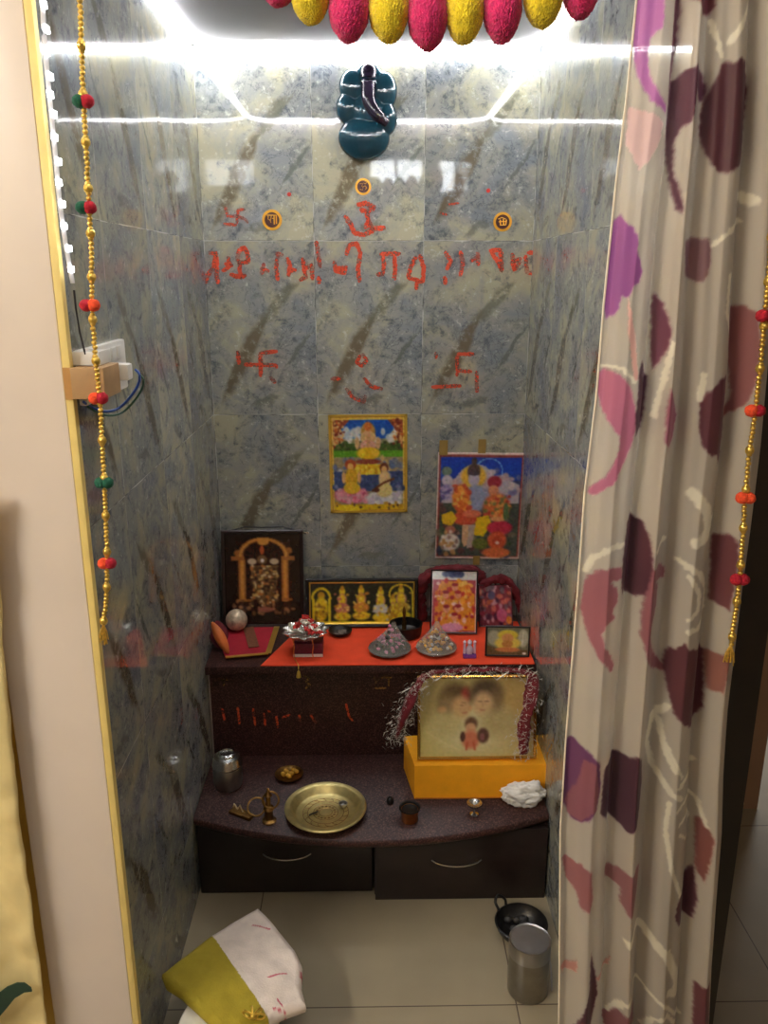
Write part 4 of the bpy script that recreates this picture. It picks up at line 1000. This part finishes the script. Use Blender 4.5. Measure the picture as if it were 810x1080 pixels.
t,r=dish(305,819,15,'small oval brass dish holding yellow lumps behind the brass plate','small_dish','dish',M_brassd,[(0,0),(.6,0),(.92,.16),(1,.26),(.94,.26),(.8,.15),(.5,.07),(0,.07)],z=ZC)
rnd=random.Random(8)
for i,(x,y) in enumerate(((-.4,-.1),(-.2,.25),(.15,0),(.45,.25),(.3,.4),(0,-.3))):
    MB().ell((x*r,y*r,.2*r+.002),(r*.22,r*.16,r*.15),10,8,(rnd.random(),rnd.random(),0)).build('turmeric_lump',mat('turmeric_lump',(214,160,50),.6,var=.3,scale=100),t)

b=onZ(343.5,858,ZC); s=mpp(b); r=43*s
t=thing('brass_plate','large round engraved brass plate in the middle of the counter','plate',(b.x,b.y,ZC))
MB().lathe([(0,0),(.70*r,0),(.76*r,.004),(.86*r,.018),(.90*r,.021),(.97*r,.022),(r,.020),(1.0*r,.022),(.97*r,.0245),(.89*r,.0235),(.85*r,.021),(.75*r,.007),(.70*r,.0035),(0,.0032)],seg=96).build('plate_body',M_brass,t)
mb=MB()
for rr in (.16,.30,.44,.56): 
    n=48; mb.tube([(rr*r*math.cos(2*PI*i/n),rr*r*math.sin(2*PI*i/n),.0036) for i in range(n+1)],.0009,seg=5)
for k in range(16):
    a=2*PI*k/16; mb.tube([(.44*r*math.cos(a),.44*r*math.sin(a),.0037),(.52*r*math.cos(a+.08),.52*r*math.sin(a+.08),.0037),(.56*r*math.cos(a+.2),.56*r*math.sin(a+.2),.0037)],.0009,seg=5)
    mb.ell((.23*r*math.cos(a),.23*r*math.sin(a),.0036),(.0035,.0035,.0008),8,4)
mb.build('engraving',M_brassd,t)
p=onZ(362,851,ZC+.004)-Vector((b.x,b.y,ZC))
o=MB().lathe([(0,0),(.007,0),(.010,.007),(.0115,.011),(.0095,.011),(.007,.004),(0,.003)],seg=24).build('oil_cup',M_steeld); o.location=(b.x+p.x,b.y+p.y,ZC+.0045); tag(o,'tiny steel oil cup sitting inside the brass plate','cup')
p=onZ(326,861,ZC+.004)
o=MB().tube(smoothpath([(0,0,.002),(.008,.004,.004),(.016,.01,.003),(.022,.014,.004)]),.002,seg=6).build('spent_match',M_iron); o.location=(p.x,p.y,ZC+.005); tag(o,'short dark burnt stick lying in the brass plate','stick')

# brass incense stand with rings
b=onZ(284,866,ZC); s=mpp(b)
t=thing('incense_holder','worn brass incense holder with two ring loops, left of the plate','incense holder',(b.x,b.y,ZC))
MB().lathe([(0,0),(.018,0),(.018,.004),(.011,.008),(.010,.03),(.014,.036),(.012,.042),(.006,.046),(.006,.07),(.010,.074),(.004,.082),(.003,.094),(0,.096)],seg=28).build('stem',M_brassd,t)
def ring(mb,c,R,r,tilt,seg=30):
    mb.tube([(c[0]+R*math.cos(2*PI*i/seg),c[1]+R*math.sin(2*PI*i/seg)*math.cos(tilt),c[2]+R*math.sin(2*PI*i/seg)*math.sin(tilt)) for i in range(seg+1)],r,seg=8)
mb=MB(); ring(mb,(-.030,.0,.042),.022,.0024,.7); mb.build('ring',M_brassd,t)
mb=MB(); ring(mb,(.006,-.002,.062),.020,.0024,1.2); mb.build('ring',M_brassd,t)
b=onZ(251,858,ZC)
t=thing('matchbox_toy','small bent brass trinket with pale clips at the counter left','trinket',(b.x,b.y,ZC+.001),(0,0,-.5))
MB().box(-.020,.020,-.012,.012,0,.007,.001).build('base_plate',M_brassd,t)
mb=MB(); mb.tube([(-.018,.004,.008),(-.012,.002,.022),(.0,.0,.012),(.006,.002,.024),(.016,0,.009)],.0022,seg=6); mb.build('wire_loop',mat('pale_brass',(214,190,150),.35,metal=.7),t)
MB().box(.022,.046,-.014,.006,0,.010,.002).build('small_block',M_brassd,t)
t.name='brass_trinket'

b=onZ(411.5,847,ZC); o=MB().lathe([(0,0),(.009,0),(.010,.008),(.008,.014),(.004,.018),(0,.018)],seg=20).build('pot_lid_knob',M_iron); o.location=(b.x,b.y,ZC+.0005); o.name='tiny_black_pot'; tag(o,'tiny black pot standing between plate and copper cup','pot')
b=onZ(432,865,ZC); s=mpp(b); r=9.3*s; H=onY(432,851,b.y).z-ZC
t=thing('copper_cup','small dark-rimmed copper cup on the counter, right of the plate','cup',(b.x,b.y,ZC+.0005))
MB().lathe([(0,0),(r*.85,0),(r*.92,.003),(r*.95,H*.8),(r*1.0,H*.86),(r*.9,H*.86),(r*.85,.004),(0,.004)],seg=36).build('cup_body',M_copper,t)
MB().lathe([(r*1.02,H*.84),(r*1.25,H*.92),(r*1.22,H),(r*1.02,H*.98),(r*.9,H*.82),(r*.9,H*.8)],seg=36).build('rim',M_iron,t)
b=onZ(500,859,ZC)
t=thing('oil_lamp','tiny silver oil lamp on a stem in front of the saffron platform','oil lamp',(b.x,b.y,ZC+.0005))
MB().lathe([(0,0),(.011,0),(.011,.002),(.003,.006),(.0025,.018),(.006,.022)],seg=24).build('stem',M_steel,t)
MB().lathe([(.004,.020),(.014,.024),(.019,.034),(.017,.034),(.010,.027),(0,.026)],seg=28).build('bowl',M_steel,t)
MB().ell((0,0,.034),(.004,.004,.006),10,8).build('wick',M_tissue,t)

# ---------------------------------------------------------------- things on the floor
b=onZ(556,1043,0); s=mpp(b); r=21.5*s; H=onY(556,990,b.y+.0).z
t=thing('steel_canister','tall dull steel canister with flat lid on the floor, lower right','canister',(b.x,b.y,0))
MB().lathe([(0,0),(r*.95,0),(r*.98,.004),(r*.98,H*.80),(0,H*.80)],seg=56).build('body',mat('dark_dull_steel',(150,146,138),.33,metal=1.,var=.1),t)
MB().lathe([(r*.99,H*.74),(r*1.01,H*.745),(r*1.01,H*.985),(r*.985,H),(r*.93,H*.995),(r*.9,H*.985),(0,H*.985)],seg=56).build('lid',mat('lid_steel',(172,170,170),.3,metal=1.,var=.06),t)
b=onZ(549,985,0); s=mpp(b); r=27*s
t=thing('iron_pan','black iron pan with handle on the floor behind the canister','pan',(b.x,b.y,0))
MB().lathe([(0,0),(.6*r,0),(.9*r,.016),(1.0*r,.034),(1.03*r,.036),(.97*r,.038),(.86*r,.02),(.58*r,.006),(0,.005)],seg=48).build('pan_body',M_iron,t)
MB().tube(smoothpath([(-r*.75,r*.62,.034),(-r*.9,r*.8,.05),(-r*.78,r*1.0,.06),(-r*.5,r*.98,.05),(-r*.45,r*.88,.034)]),.0035,seg=8).build('handle',M_iron,t)
rnd=random.Random(6)
for i in range(9):
    MB().ell((rnd.uniform(-.5,.4)*r,rnd.uniform(.0,.6)*r,.016),(.011,.009,.008),8,6,(rnd.random(),0,0)).build('charcoal',mat('charcoal',(44,42,42),.6,var=.5,scale=120),t)
mb=MB(); mb.tube(smoothpath([onZ(549,978,.04),onZ(569,985,.03),onZ(577,1000,.02),onZ(581,1020,.006),onZ(582,1045,.003)]),.0018,seg=6); 
tag(mb.build('grey_cord',mat('pale_cord',(150,146,140),.6)),'thin pale cord running along the floor past the canister','cord')

# tub with folded sheet on top
c=onZ(242,1062,.13); tb=thing('plastic_tub','white and teal plastic tub on the floor under the folded cloth','tub',(c.x+.0,c.y-.015,0))
MB().lathe([(0,0),(.075,0),(.085,.05),(.092,.100),(.089,.100),(.082,.05),(.072,.004),(0,.004)],seg=56).build('tub_body',mat('teal_plastic',(20,100,124),.35),tb)
MB().lathe([(.088,.094),(.099,.096),(.101,.104),(.097,.110),(.088,.108)],seg=56).build('rim',mat('off_white_plastic',(226,222,206),.35),tb)
out=[(170,1026),(196,1006),(223,985),(248,970),(272,956),(286,970),(298,985),(311,1001),(319,1018),(318,1040),(323,1059),(304,1066),(284,1074),(262,1090),(238,1094),(212,1066),(190,1046),(174,1036)]
ZK=.135
pl=[onZ(u,v,ZK) for u,v in out]; ctr=sum(pl,Vector())/len(pl)
n=len(pl)
def lineside(p):   # olive part lies left of the line from (222,985) to (285,1074)
    a=onZ(222,985,ZK); b2=onZ(285,1076,ZK); return (b2.x-a.x)*(p.y-a.y)-(b2.y-a.y)*(p.x-a.x)
fc=thing('folded_cloth','folded olive-green and white cloth bundle lying on the tub, lower left','cloth',(ctr.x,ctr.y,.105))
M_cloth=mat('olive_and_white_cotton',(255,255,255),.85,var=.05,scale=60,attr='print',bump=.3,bscale=260)
vs=[];cols=[];rings=[(0,ZK+.004)]+[(i/50,ZK+.0045) for i in range(1,46)]+[(.94,ZK+.001),(.99,ZK-.004),(1.0,ZK-.013),(.985,ZK-.022),(.93,ZK-.027),(.5,ZK-.028),(0,ZK-.028)]
def dense(P,m=6):
    o=[]
    for i in range(len(P)):
        a=P[i];b2=P[(i+1)%len(P)]
        for k in range(m): o.append(a.lerp(b2,k/m))
    return o
DP=dense(pl,26); n=len(DP)
smear=[((470,155),(545,165)),((540,372),(615,360)),((578,470),(600,500)),((560,508),(610,512)),((675,330),(690,400))]
smear=[(onZ(150+a[0]/4.05,940+a[1]/4.05,ZK),onZ(150+b2[0]/4.05,940+b2[1]/4.05,ZK)) for a,b2 in smear]
for (q,z) in rings:
    for p in DP:
        w2=ctr.lerp(p,q); nz=noise.noise(Vector((w2.x*28,w2.y*28,2)))*.006*(1 if z>ZK else .3)
        vs.append((w2.x-ctr.x,w2.y-ctr.y,z+nz-.105))
        ol=lineside(w2)
        col=np.array((164,146,36) if ol<0 else (226,212,200),float)
        if ol>=0:
            for a,b2 in smear:
                L2=(b2-a).length_squared; tt=max(0,min(1,(w2-a).dot(b2-a)/L2)); dd=(w2-(a+(b2-a)*tt)).xy.length
                if dd<.0018: col=np.array((198,96,110),float)
        cols.append(col)
fs=[(j*n+k,j*n+(k+1)%n,(j+1)*n+(k+1)%n,(j+1)*n+k) for j in range(len(rings)-1) for k in range(n)]
me=bpy.data.meshes.new('cotton'); me.from_pydata(vs,[],fs); at=me.color_attributes.new('print','FLOAT_COLOR','POINT')
cc=np.array(cols)/255.; cc=np.where(cc<=.04045,cc/12.92,((cc+.055)/1.055)**2.4); dd=np.ones((len(cc),4),np.float32); dd[:,:3]=cc; at.data.foreach_set('color',dd.ravel())
bm=bmesh.new(); bm.from_mesh(me); bmesh.ops.recalc_face_normals(bm,faces=bm.faces); bm.to_mesh(me); bm.free()
me.shade_smooth(); me.materials.append(M_cloth); o=bpy.data.objects.new('cotton',me); COL.objects.link(o); o.parent=fc
p=onZ(267,1072,ZK+.016); t=thing('gold_ribbon_knot','shiny gold ribbon knot resting on the olive side of the cloth bundle','ribbon',(p.x,p.y,ZK+.008))
mb=MB()
for k in range(4):
    a=k*.9; mb.tube([(.012*math.cos(a)+.011*math.cos(2*PI*i/20)*math.cos(a),.010*math.sin(a)+.011*math.cos(2*PI*i/20)*math.sin(a),.008+.007*math.sin(2*PI*i/20)) for i in range(21)],.0022,seg=6)
mb.build('loops',M_gold,t); MB().ell((0,0,.008),(.006,.006,.006)).build('knot',M_gold,t)

# yellow cloth hanging left of the jamb, with a dark printed leaf
cv=Canvas(-60,600,60,1100,60,160,(214,184,96))
for k in range(26):
    y=RNG.uniform(900,1090); x=RNG.uniform(-60,60); cv.line([(x,y),(x+30,y-RNG.uniform(2,16))],4,(190,156,66),a=.35)
cv.speck(3)
YC=1.232
def edgex(v):  # right edge of the cloth, as seen against the jamb
    return np.interp(v,[560,675,868,1041,1100],[-3,2,22,46,52])
vs=[];nx,nz=40,120
for j in range(nz):
    v=520+600*j/(nz-1); xr=onY(float(edgex(v)),v,YC).x; z=onY(0,v,YC).z
    for i in range(nx):
        s=i/(nx-1); x=xr-.30*(1-s); vs.append((x,YC-.012*math.sin(s*19+z*4)*(1-s*.7)-.006*noise.noise(Vector((x*30,z*22,0))),z))
fs=[(j*nx+i,(j+1)*nx+i,(j+1)*nx+i+1,j*nx+i+1) for j in range(nz-1) for i in range(nx-1)]
yc=thing('yellow_drape','yellow cloth with a dark green leaf hanging beside the left jamb','drape',(0,0,0))
mb=MB(); mb.add(vs,fs); o=mb.build('fabric',mat('yellow_cotton_drape',(232,212,150),.7,var=.10,scale=14,bump=.3,bscale=30),yc,angle=180); md=o.modifiers.new('t','SOLIDIFY'); md.thickness=.002
lf=[(0,1046),(8,1040),(18,1036),(26,1036),(33,1041),(34,1045),(26,1046),(16,1052),(8,1062),(-4,1076),(-30,1080),(-20,1055)]
mb=MB(); mb.prism([(onY(u,v,YC-.022).x,onY(u,v,YC-.022).z) for u,v in lf],YC-.024,YC-.022); mb.build('leaf',mat('dark_green_leaf',(28,58,44),.5,var=.2),yc,smooth=False)

# ================================================================ CURTAIN
def conv(pts,Y=1.20):
    r=[]
    for u,v in pts:
        p=onY(u,v,Y); r.append((p.x,-p.z))
    return r
YCU=1.20
CX0,CX1,CZ0,CZ1=.30,.72,.0,2.02
NX,NZ=250,900
GX,GZ=440,1700
cu=Canvas(CX0,-CZ1,CX1,-CZ0,GX,GZ,(226,215,198))
al_=np.zeros((GZ,GX)); 
pats=[((196,118,186),[(672,-40),(698,-40),(698,0),(697,30),(685,40),(683,60),(684,80),(692,100),(703,112),(702,120),(685,108),(672,80),(668,50)]),
((110,58,76),[(722,-40),(722,0),(717,50),(713,75),(708,110),(709,70),(714,20),(716,-40)]),
((116,60,68),[(728,-40),(756,-40),(756,5),(750,13),(742,14),(735,8),(728,0)]),
((98,52,70),[(712,85),(722,75),(735,70),(745,75),(749,90),(745,105),(741,105),(736,92),(732,100),(728,120),(725,130),(718,135),(713,150),(711,180),(714,200),(716,225),(711,222),(708,190),(707,120)]),
((92,46,56),[(757,80),(760,68),(765,66),(770,70),(776,64),(786,66),(793,74),(794,100),(790,130),(788,160),(784,172),(775,176),(765,184),(757,182),(750,176),(745,160),(742,140),(743,118),(748,98)]),
((236,200,196),[(664,112),(690,122),(698,130),(694,150),(684,168),(672,180),(660,150)]),
((164,88,160),[(648,232),(656,227),(660,236),(667,242),(671,252),(670,264),(676,286),(672,298),(666,302),(662,312),(655,312),(650,330),(640,335),(637,320),(642,275)]),
((204,120,150),[(632,395),(637,389),(650,393),(662,405),(668,425),(670,450),(662,475),(648,505),(625,524),(620,519),(640,498),(650,475),(652,460),(640,445),(635,430),(630,410)]),
((240,188,176),[(660,310),(668,350),(672,400),(667,400),(660,350)]),
((120,62,84),[(694,308),(700,320),(704,345),(702,365),(692,392),(690,370)]),
((80,40,62),[(673,392),(676,380),(680,386),(688,400),(685,430),(680,455),(670,458),(669,440),(672,415)]),
((160,92,112),[(702,408),(713,425),(718,440),(712,465),(705,472),(696,465),(698,430)]),
((138,100,106),[(725,255),(735,250),(747,254),(748,275),(744,292),(735,299),(727,290)]),
((102,50,62),[(736,424),(742,414),(748,410),(755,400),(769,395),(770,420),(768,460),(764,490),(758,490),(755,480),(745,478),(738,470),(735,450)]),
((150,92,92),[(773,326),(785,321),(796,330),(798,360),(794,400),(786,426),(770,442),(768,438),(776,420),(775,380)]),
((92,46,60),[(662,550),(668,545),(678,550),(683,566),(684,600),(680,622),(670,630),(658,628),(655,615),(657,590),(660,565)]),
((176,108,118),[(618,612),(628,600),(640,597),(655,598),(656,610),(640,612),(650,618),(651,632),(644,645),(648,650),(637,657),(632,665),(636,680),(643,690),(647,700),(643,706),(630,692),(620,672),(614,645)]),
((158,98,106),[(683,597),(698,596),(706,603),(705,613),(690,612),(695,618),(694,640),(690,648),(684,655),(682,668),(688,685),(702,705),(700,712),(688,706),(678,692),(673,665),(675,640),(678,620)]),
((104,54,64),[(703,690),(706,682),(712,681),(718,675),(725,682),(740,682),(747,690),(746,720),(744,750),(737,763),(728,765),(718,760),(708,748),(704,730),(701,705)]),
((164,108,96),[(747,690),(766,685),(763,700),(758,726),(747,728)]),
((112,60,66),[(757,570),(768,563),(775,570),(772,600),(766,640),(753,637)]),
((120,66,112),[(597,785),(605,780),(618,788),(630,800),(632,825),(627,850),(617,862),(603,865),(595,850),(592,820)]),
((160,96,110),[(614,798),(626,800),(630,830),(626,850),(612,862),(600,862),(598,848),(608,825)]),
((82,42,60),[(636,808),(642,802),(650,800),(662,796),(668,789),(675,798),(678,825),(673,850),(668,862),(660,872),(650,870),(640,865),(632,855),(634,830)]),
((174,112,116),[(594,908),(610,907),(622,915),(624,945),(620,957),(610,952),(607,938),(598,930)]),
((162,106,108),[(640,925),(655,915),(668,912),(678,920),(673,945),(662,958),(653,950),(654,935),(642,935)]),
((140,82,76),[(737,868),(742,863),(749,880),(746,900),(741,928),(736,920)]),
((98,52,64),[(713,950),(720,938),(727,932),(735,918),(736,950),(732,974),(722,972),(715,975),(710,965)]),
((206,146,134),[(592,1024),(600,1018),(608,1008),(607,1020),(595,1030)]),((206,146,134),[(626,1030),(640,1026),(647,1014),(644,1026),(632,1034)]),
((84,38,52),[(622,1000),(628,1030),(630,1045),(624,1070),(618,1090),(600,1090),(612,1060),(620,1040)]),
((148,92,96),[(638,1078),(648,1064),(662,1060),(672,1068),(672,1090),(640,1090)]),((116,60,66),[(732,1035),(747,1030),(748,1090),(730,1090)])]
for c_,p_ in pats:
    cp=conv(p_); cu.poly(cp,c_)
    mk=Canvas(CX0,-CZ1,CX1,-CZ0,GX,GZ,(0,0,0)).poly(cp,(255,255,255)); al_=np.maximum(al_,mk.c[...,0]/255.)
sw=[([(715,590),(735,603),(747,622),(746,645),(735,660),(722,662)],5),([(724,605),(735,625),(733,642),(722,650)],4),([(728,518),(742,535),(746,552),(740,566),(731,570)],9),([(742,540),(755,548)],5),
([(618,602),(626,586),(640,577),(656,573)],5),([(690,577),(704,571)],5),([(703,742),(691,760),(684,785),(690,810),(705,832),(715,838)],5),([(696,760),(700,790),(708,808)],4),([(702,785),(716,815)],3),([(712,826),(724,815),(736,807)],4),
([(703,842),(699,870),(704,910),(716,942)],4),([(710,850),(724,838),(738,848),(744,870)],3),([(714,865),(724,855),(732,868),(724,884),(714,876)],3),([(660,985),(680,983),(700,1000),(713,1030),(712,1046),(704,1042)],9),
([(643,1072),(655,1050),(675,1040),(695,1050),(720,1078)],4),([(678,1085),(686,1068),(700,1064),(712,1080)],4),([(790,5),(778,28),(768,45)],4),([(785,232),(766,244),(750,258)],4),([(786,205),(795,212)],7),([(768,290),(764,330),(772,350)],4),
([(634,385),(655,388),(668,402)],3),([(740,395),(736,420)],5),([(705,360),(690,440)],3),([(752,20),(760,60)],3)]
for p_,w_ in sw:
    cp=conv(p_); cu.line(cp,w_*.0019,(255,248,226)); mk=Canvas(CX0,-CZ1,CX1,-CZ0,GX,GZ,(0,0,0)).line(cp,w_*.0019,(255,255,255)); al_=np.maximum(al_,mk.c[...,0]/255.*.9)
cu.blur(4)
lin=cu.lin()
def sheer_mat():
    m=bpy.data.materials.new('sheer_printed_voile'); m.use_nodes=True; nt=m.node_tree; L=nt.links.new
    for n in list(nt.nodes): nt.nodes.remove(n)
    out=nd(nt,'ShaderNodeOutputMaterial'); a=nd(nt,'ShaderNodeAttribute'); a.attribute_name='print'
    tc=nd(nt,'ShaderNodeTexCoord'); nz=nd(nt,'ShaderNodeTexNoise'); nz.inputs['Scale'].default_value=400; L(tc.outputs['Object'],nz.inputs['Vector'])
    bp=nd(nt,'ShaderNodeBump'); bp.inputs['Strength'].default_value=.15; bp.inputs['Distance'].default_value=.001; L(nz.outputs[0],bp.inputs['Height'])
    pr=nd(nt,'ShaderNodeBsdfPrincipled'); pr.inputs['Roughness'].default_value=.55; pr.inputs['Sheen Weight'].default_value=.2; L(a.outputs['Color'],pr.inputs['Base Color']); L(bp.outputs[0],pr.inputs['Normal'])
    tl=nd(nt,'ShaderNodeBsdfTranslucent'); L(a.outputs['Color'],tl.inputs['Color'])
    m1=nd(nt,'ShaderNodeMixShader'); m1.inputs[0].default_value=.38; L(pr.outputs[0],m1.inputs[1]); L(tl.outputs[0],m1.inputs[2])
    tr=nd(nt,'ShaderNodeBsdfTransparent'); m2=nd(nt,'ShaderNodeMixShader')
    mr=nd(nt,'ShaderNodeMapRange'); L(a.outputs['Alpha'],mr.inputs[0]); mr.inputs[1].default_value=0; mr.inputs[2].default_value=1; mr.inputs[3].default_value=.74; mr.inputs[4].default_value=.97
    L(mr.outputs[0],m2.inputs[0]); L(tr.outputs[0],m2.inputs[1]); L(m1.outputs[0],m2.inputs[2]); L(m2.outputs[0],out.inputs[0]); return m
# edges of the curtain (x as a function of height) and folds
eL=[onY(u,v,YCU) for u,v in [(674,-60),(672,0),(662,100),(650,200),(638,320),(630,420),(618,520),(611,620),(605,700),(598,790),(592,880),(591,980),(590,1080),(590,1200)]]
eR=[onY(u,v,YCU) for u,v in [(835,-60),(830,0),(826,150),(818,250),(811,380),(803,470),(792,560),(784,620),(776,690),(769,750),(764,820),(762,880),(756,950),(751,1020),(748,1080),(745,1200)]]
zl=[p.z for p in eL][::-1]; xl=[p.x for p in eL][::-1]; zr=[p.z for p in eR][::-1]; xr_=[p.x for p in eR][::-1]
def fold(s,z):
    # sharp pleats running down the cloth; they drift a little with height
    d=.02*math.sin(z*2.1)
    y=0
    for c0,w,a in ((.03,.05,.010),(.16,.07,-.020),(.30,.055,.024),(.41,.06,-.020),(.52,.06,.020),(.66,.08,-.022),(.80,.06,.022),(.93,.06,-.014)):
        c1=c0+d*(1-abs(2*c0-1))+.03*noise.noise(Vector((c0*9,z*1.3,3)))
        q=(s-c1)/w; y+=1.15*a*math.exp(-abs(q)**1.6*1.7)
    y+=.006*math.sin(s*38+z*1.5)+.004*noise.noise(Vector((s*10,z*3,1)))
    return y
vs=[];cs=[]
for j in range(NZ):
    z=CZ0+.02+(CZ1-CZ0-.02)*j/(NZ-1); a=float(np.interp(z,zl,xl)); b2=float(np.interp(z,zr,xr_))
    for i in range(NX):
        s=i/(NX-1); x=a+(b2-a)*s; y=YCU+fold(s,z)*min(1,.6+(2-z)*.3)
        vs.append((x,y,z))
        nx_=x+.0016*noise.noise(Vector((x*140,z*140,5))); nz_=z+.0035*noise.noise(Vector((x*140,z*140,15)))
        gz=min(GZ-1.001,max(0,(CZ1-nz_)/(CZ1-CZ0)*(GZ-1))); gx=min(GX-1.001,max(0,(nx_-CX0)/(CX1-CX0)*(GX-1))); i0=int(gz); k0=int(gx); fz=gz-i0; fx=gx-k0
        c_=(lin[i0,k0]*(1-fx)+lin[i0,k0+1]*fx)*(1-fz)+(lin[i0+1,k0]*(1-fx)+lin[i0+1,k0+1]*fx)*fz; cs.append((*c_,al_[i0,k0]))
fs=[(j*NX+i,j*NX+i+1,(j+1)*NX+i+1,(j+1)*NX+i) for j in range(NZ-1) for i in range(NX-1)]
me=bpy.data.meshes.new('curtain_fabric'); me.from_pydata(vs,[],fs); at=me.color_attributes.new('print','FLOAT_COLOR','POINT'); at.data.foreach_set('color',np.array(cs,np.float32).ravel())
me.shade_smooth(); me.materials.append(sheer_mat()); o=bpy.data.objects.new('curtain_fabric',me); COL.objects.link(o)
ct=thing('curtain','sheer cream curtain with purple and maroon flower print, drawn to the right','curtain',(0,0,0)); o.parent=ct
mh=MB(); hp=[(vs[j*NX][0],vs[j*NX][1],vs[j*NX][2]) for j in range(0,NZ,4)]; mh.tube(hp,.0016,seg=6); mh.build('side_hem',mat('cream_hem',(240,228,206),.6),ct)
MB().tube([(-.5,YCU,2.035),(.75,YCU,2.035)],.010,seg=16).build('curtain_rod',M_steeld,ct)
for k in range(8):
    mb=MB(); x=.37+k*.042; mb.tube([(x,YCU+.017*math.cos(2*PI*i/16),2.030+.017*math.sin(2*PI*i/16)) for i in range(17)],.0018,seg=6); mb.build('curtain_ring',M_steeld,ct)
# hinge pieces seen right of the dark jamb
for (u,v) in ((786,846),(781,869)):
    p=onY(u,v,YF+.02); mb=MB(); mb.ell((.669,p.y,p.z),(.006,.008,.007),12,8); mb.build('latch_knob',M_brass,[o for o in bpy.data.objects if o.name=='trim_3'][0])
# ================================================================ CAMERA, WORLD
cam=bpy.data.cameras.new('camera'); co=bpy.data.objects.new('camera',cam); COL.objects.link(co)
co.location=(0,0,EYE); co.rotation_euler=(PI/2-TH,0,-YAW); cam.sensor_fit='VERTICAL'; cam.sensor_height=24; cam.lens=F/1080*24; cam.clip_start=.02
SC.camera=co
w=bpy.data.worlds.new('world'); SC.world=w; w.use_nodes=True; w.node_tree.nodes['Background'].inputs[0].default_value=(.9,.85,.8,1); w.node_tree.nodes['Background'].inputs[1].default_value=.05
SC.view_settings.view_transform='Standard'; SC.view_settings.look='None'; SC.view_settings.gamma=1; SC.view_settings.use_curve_mapping=False; SC.view_settings.exposure=0.0
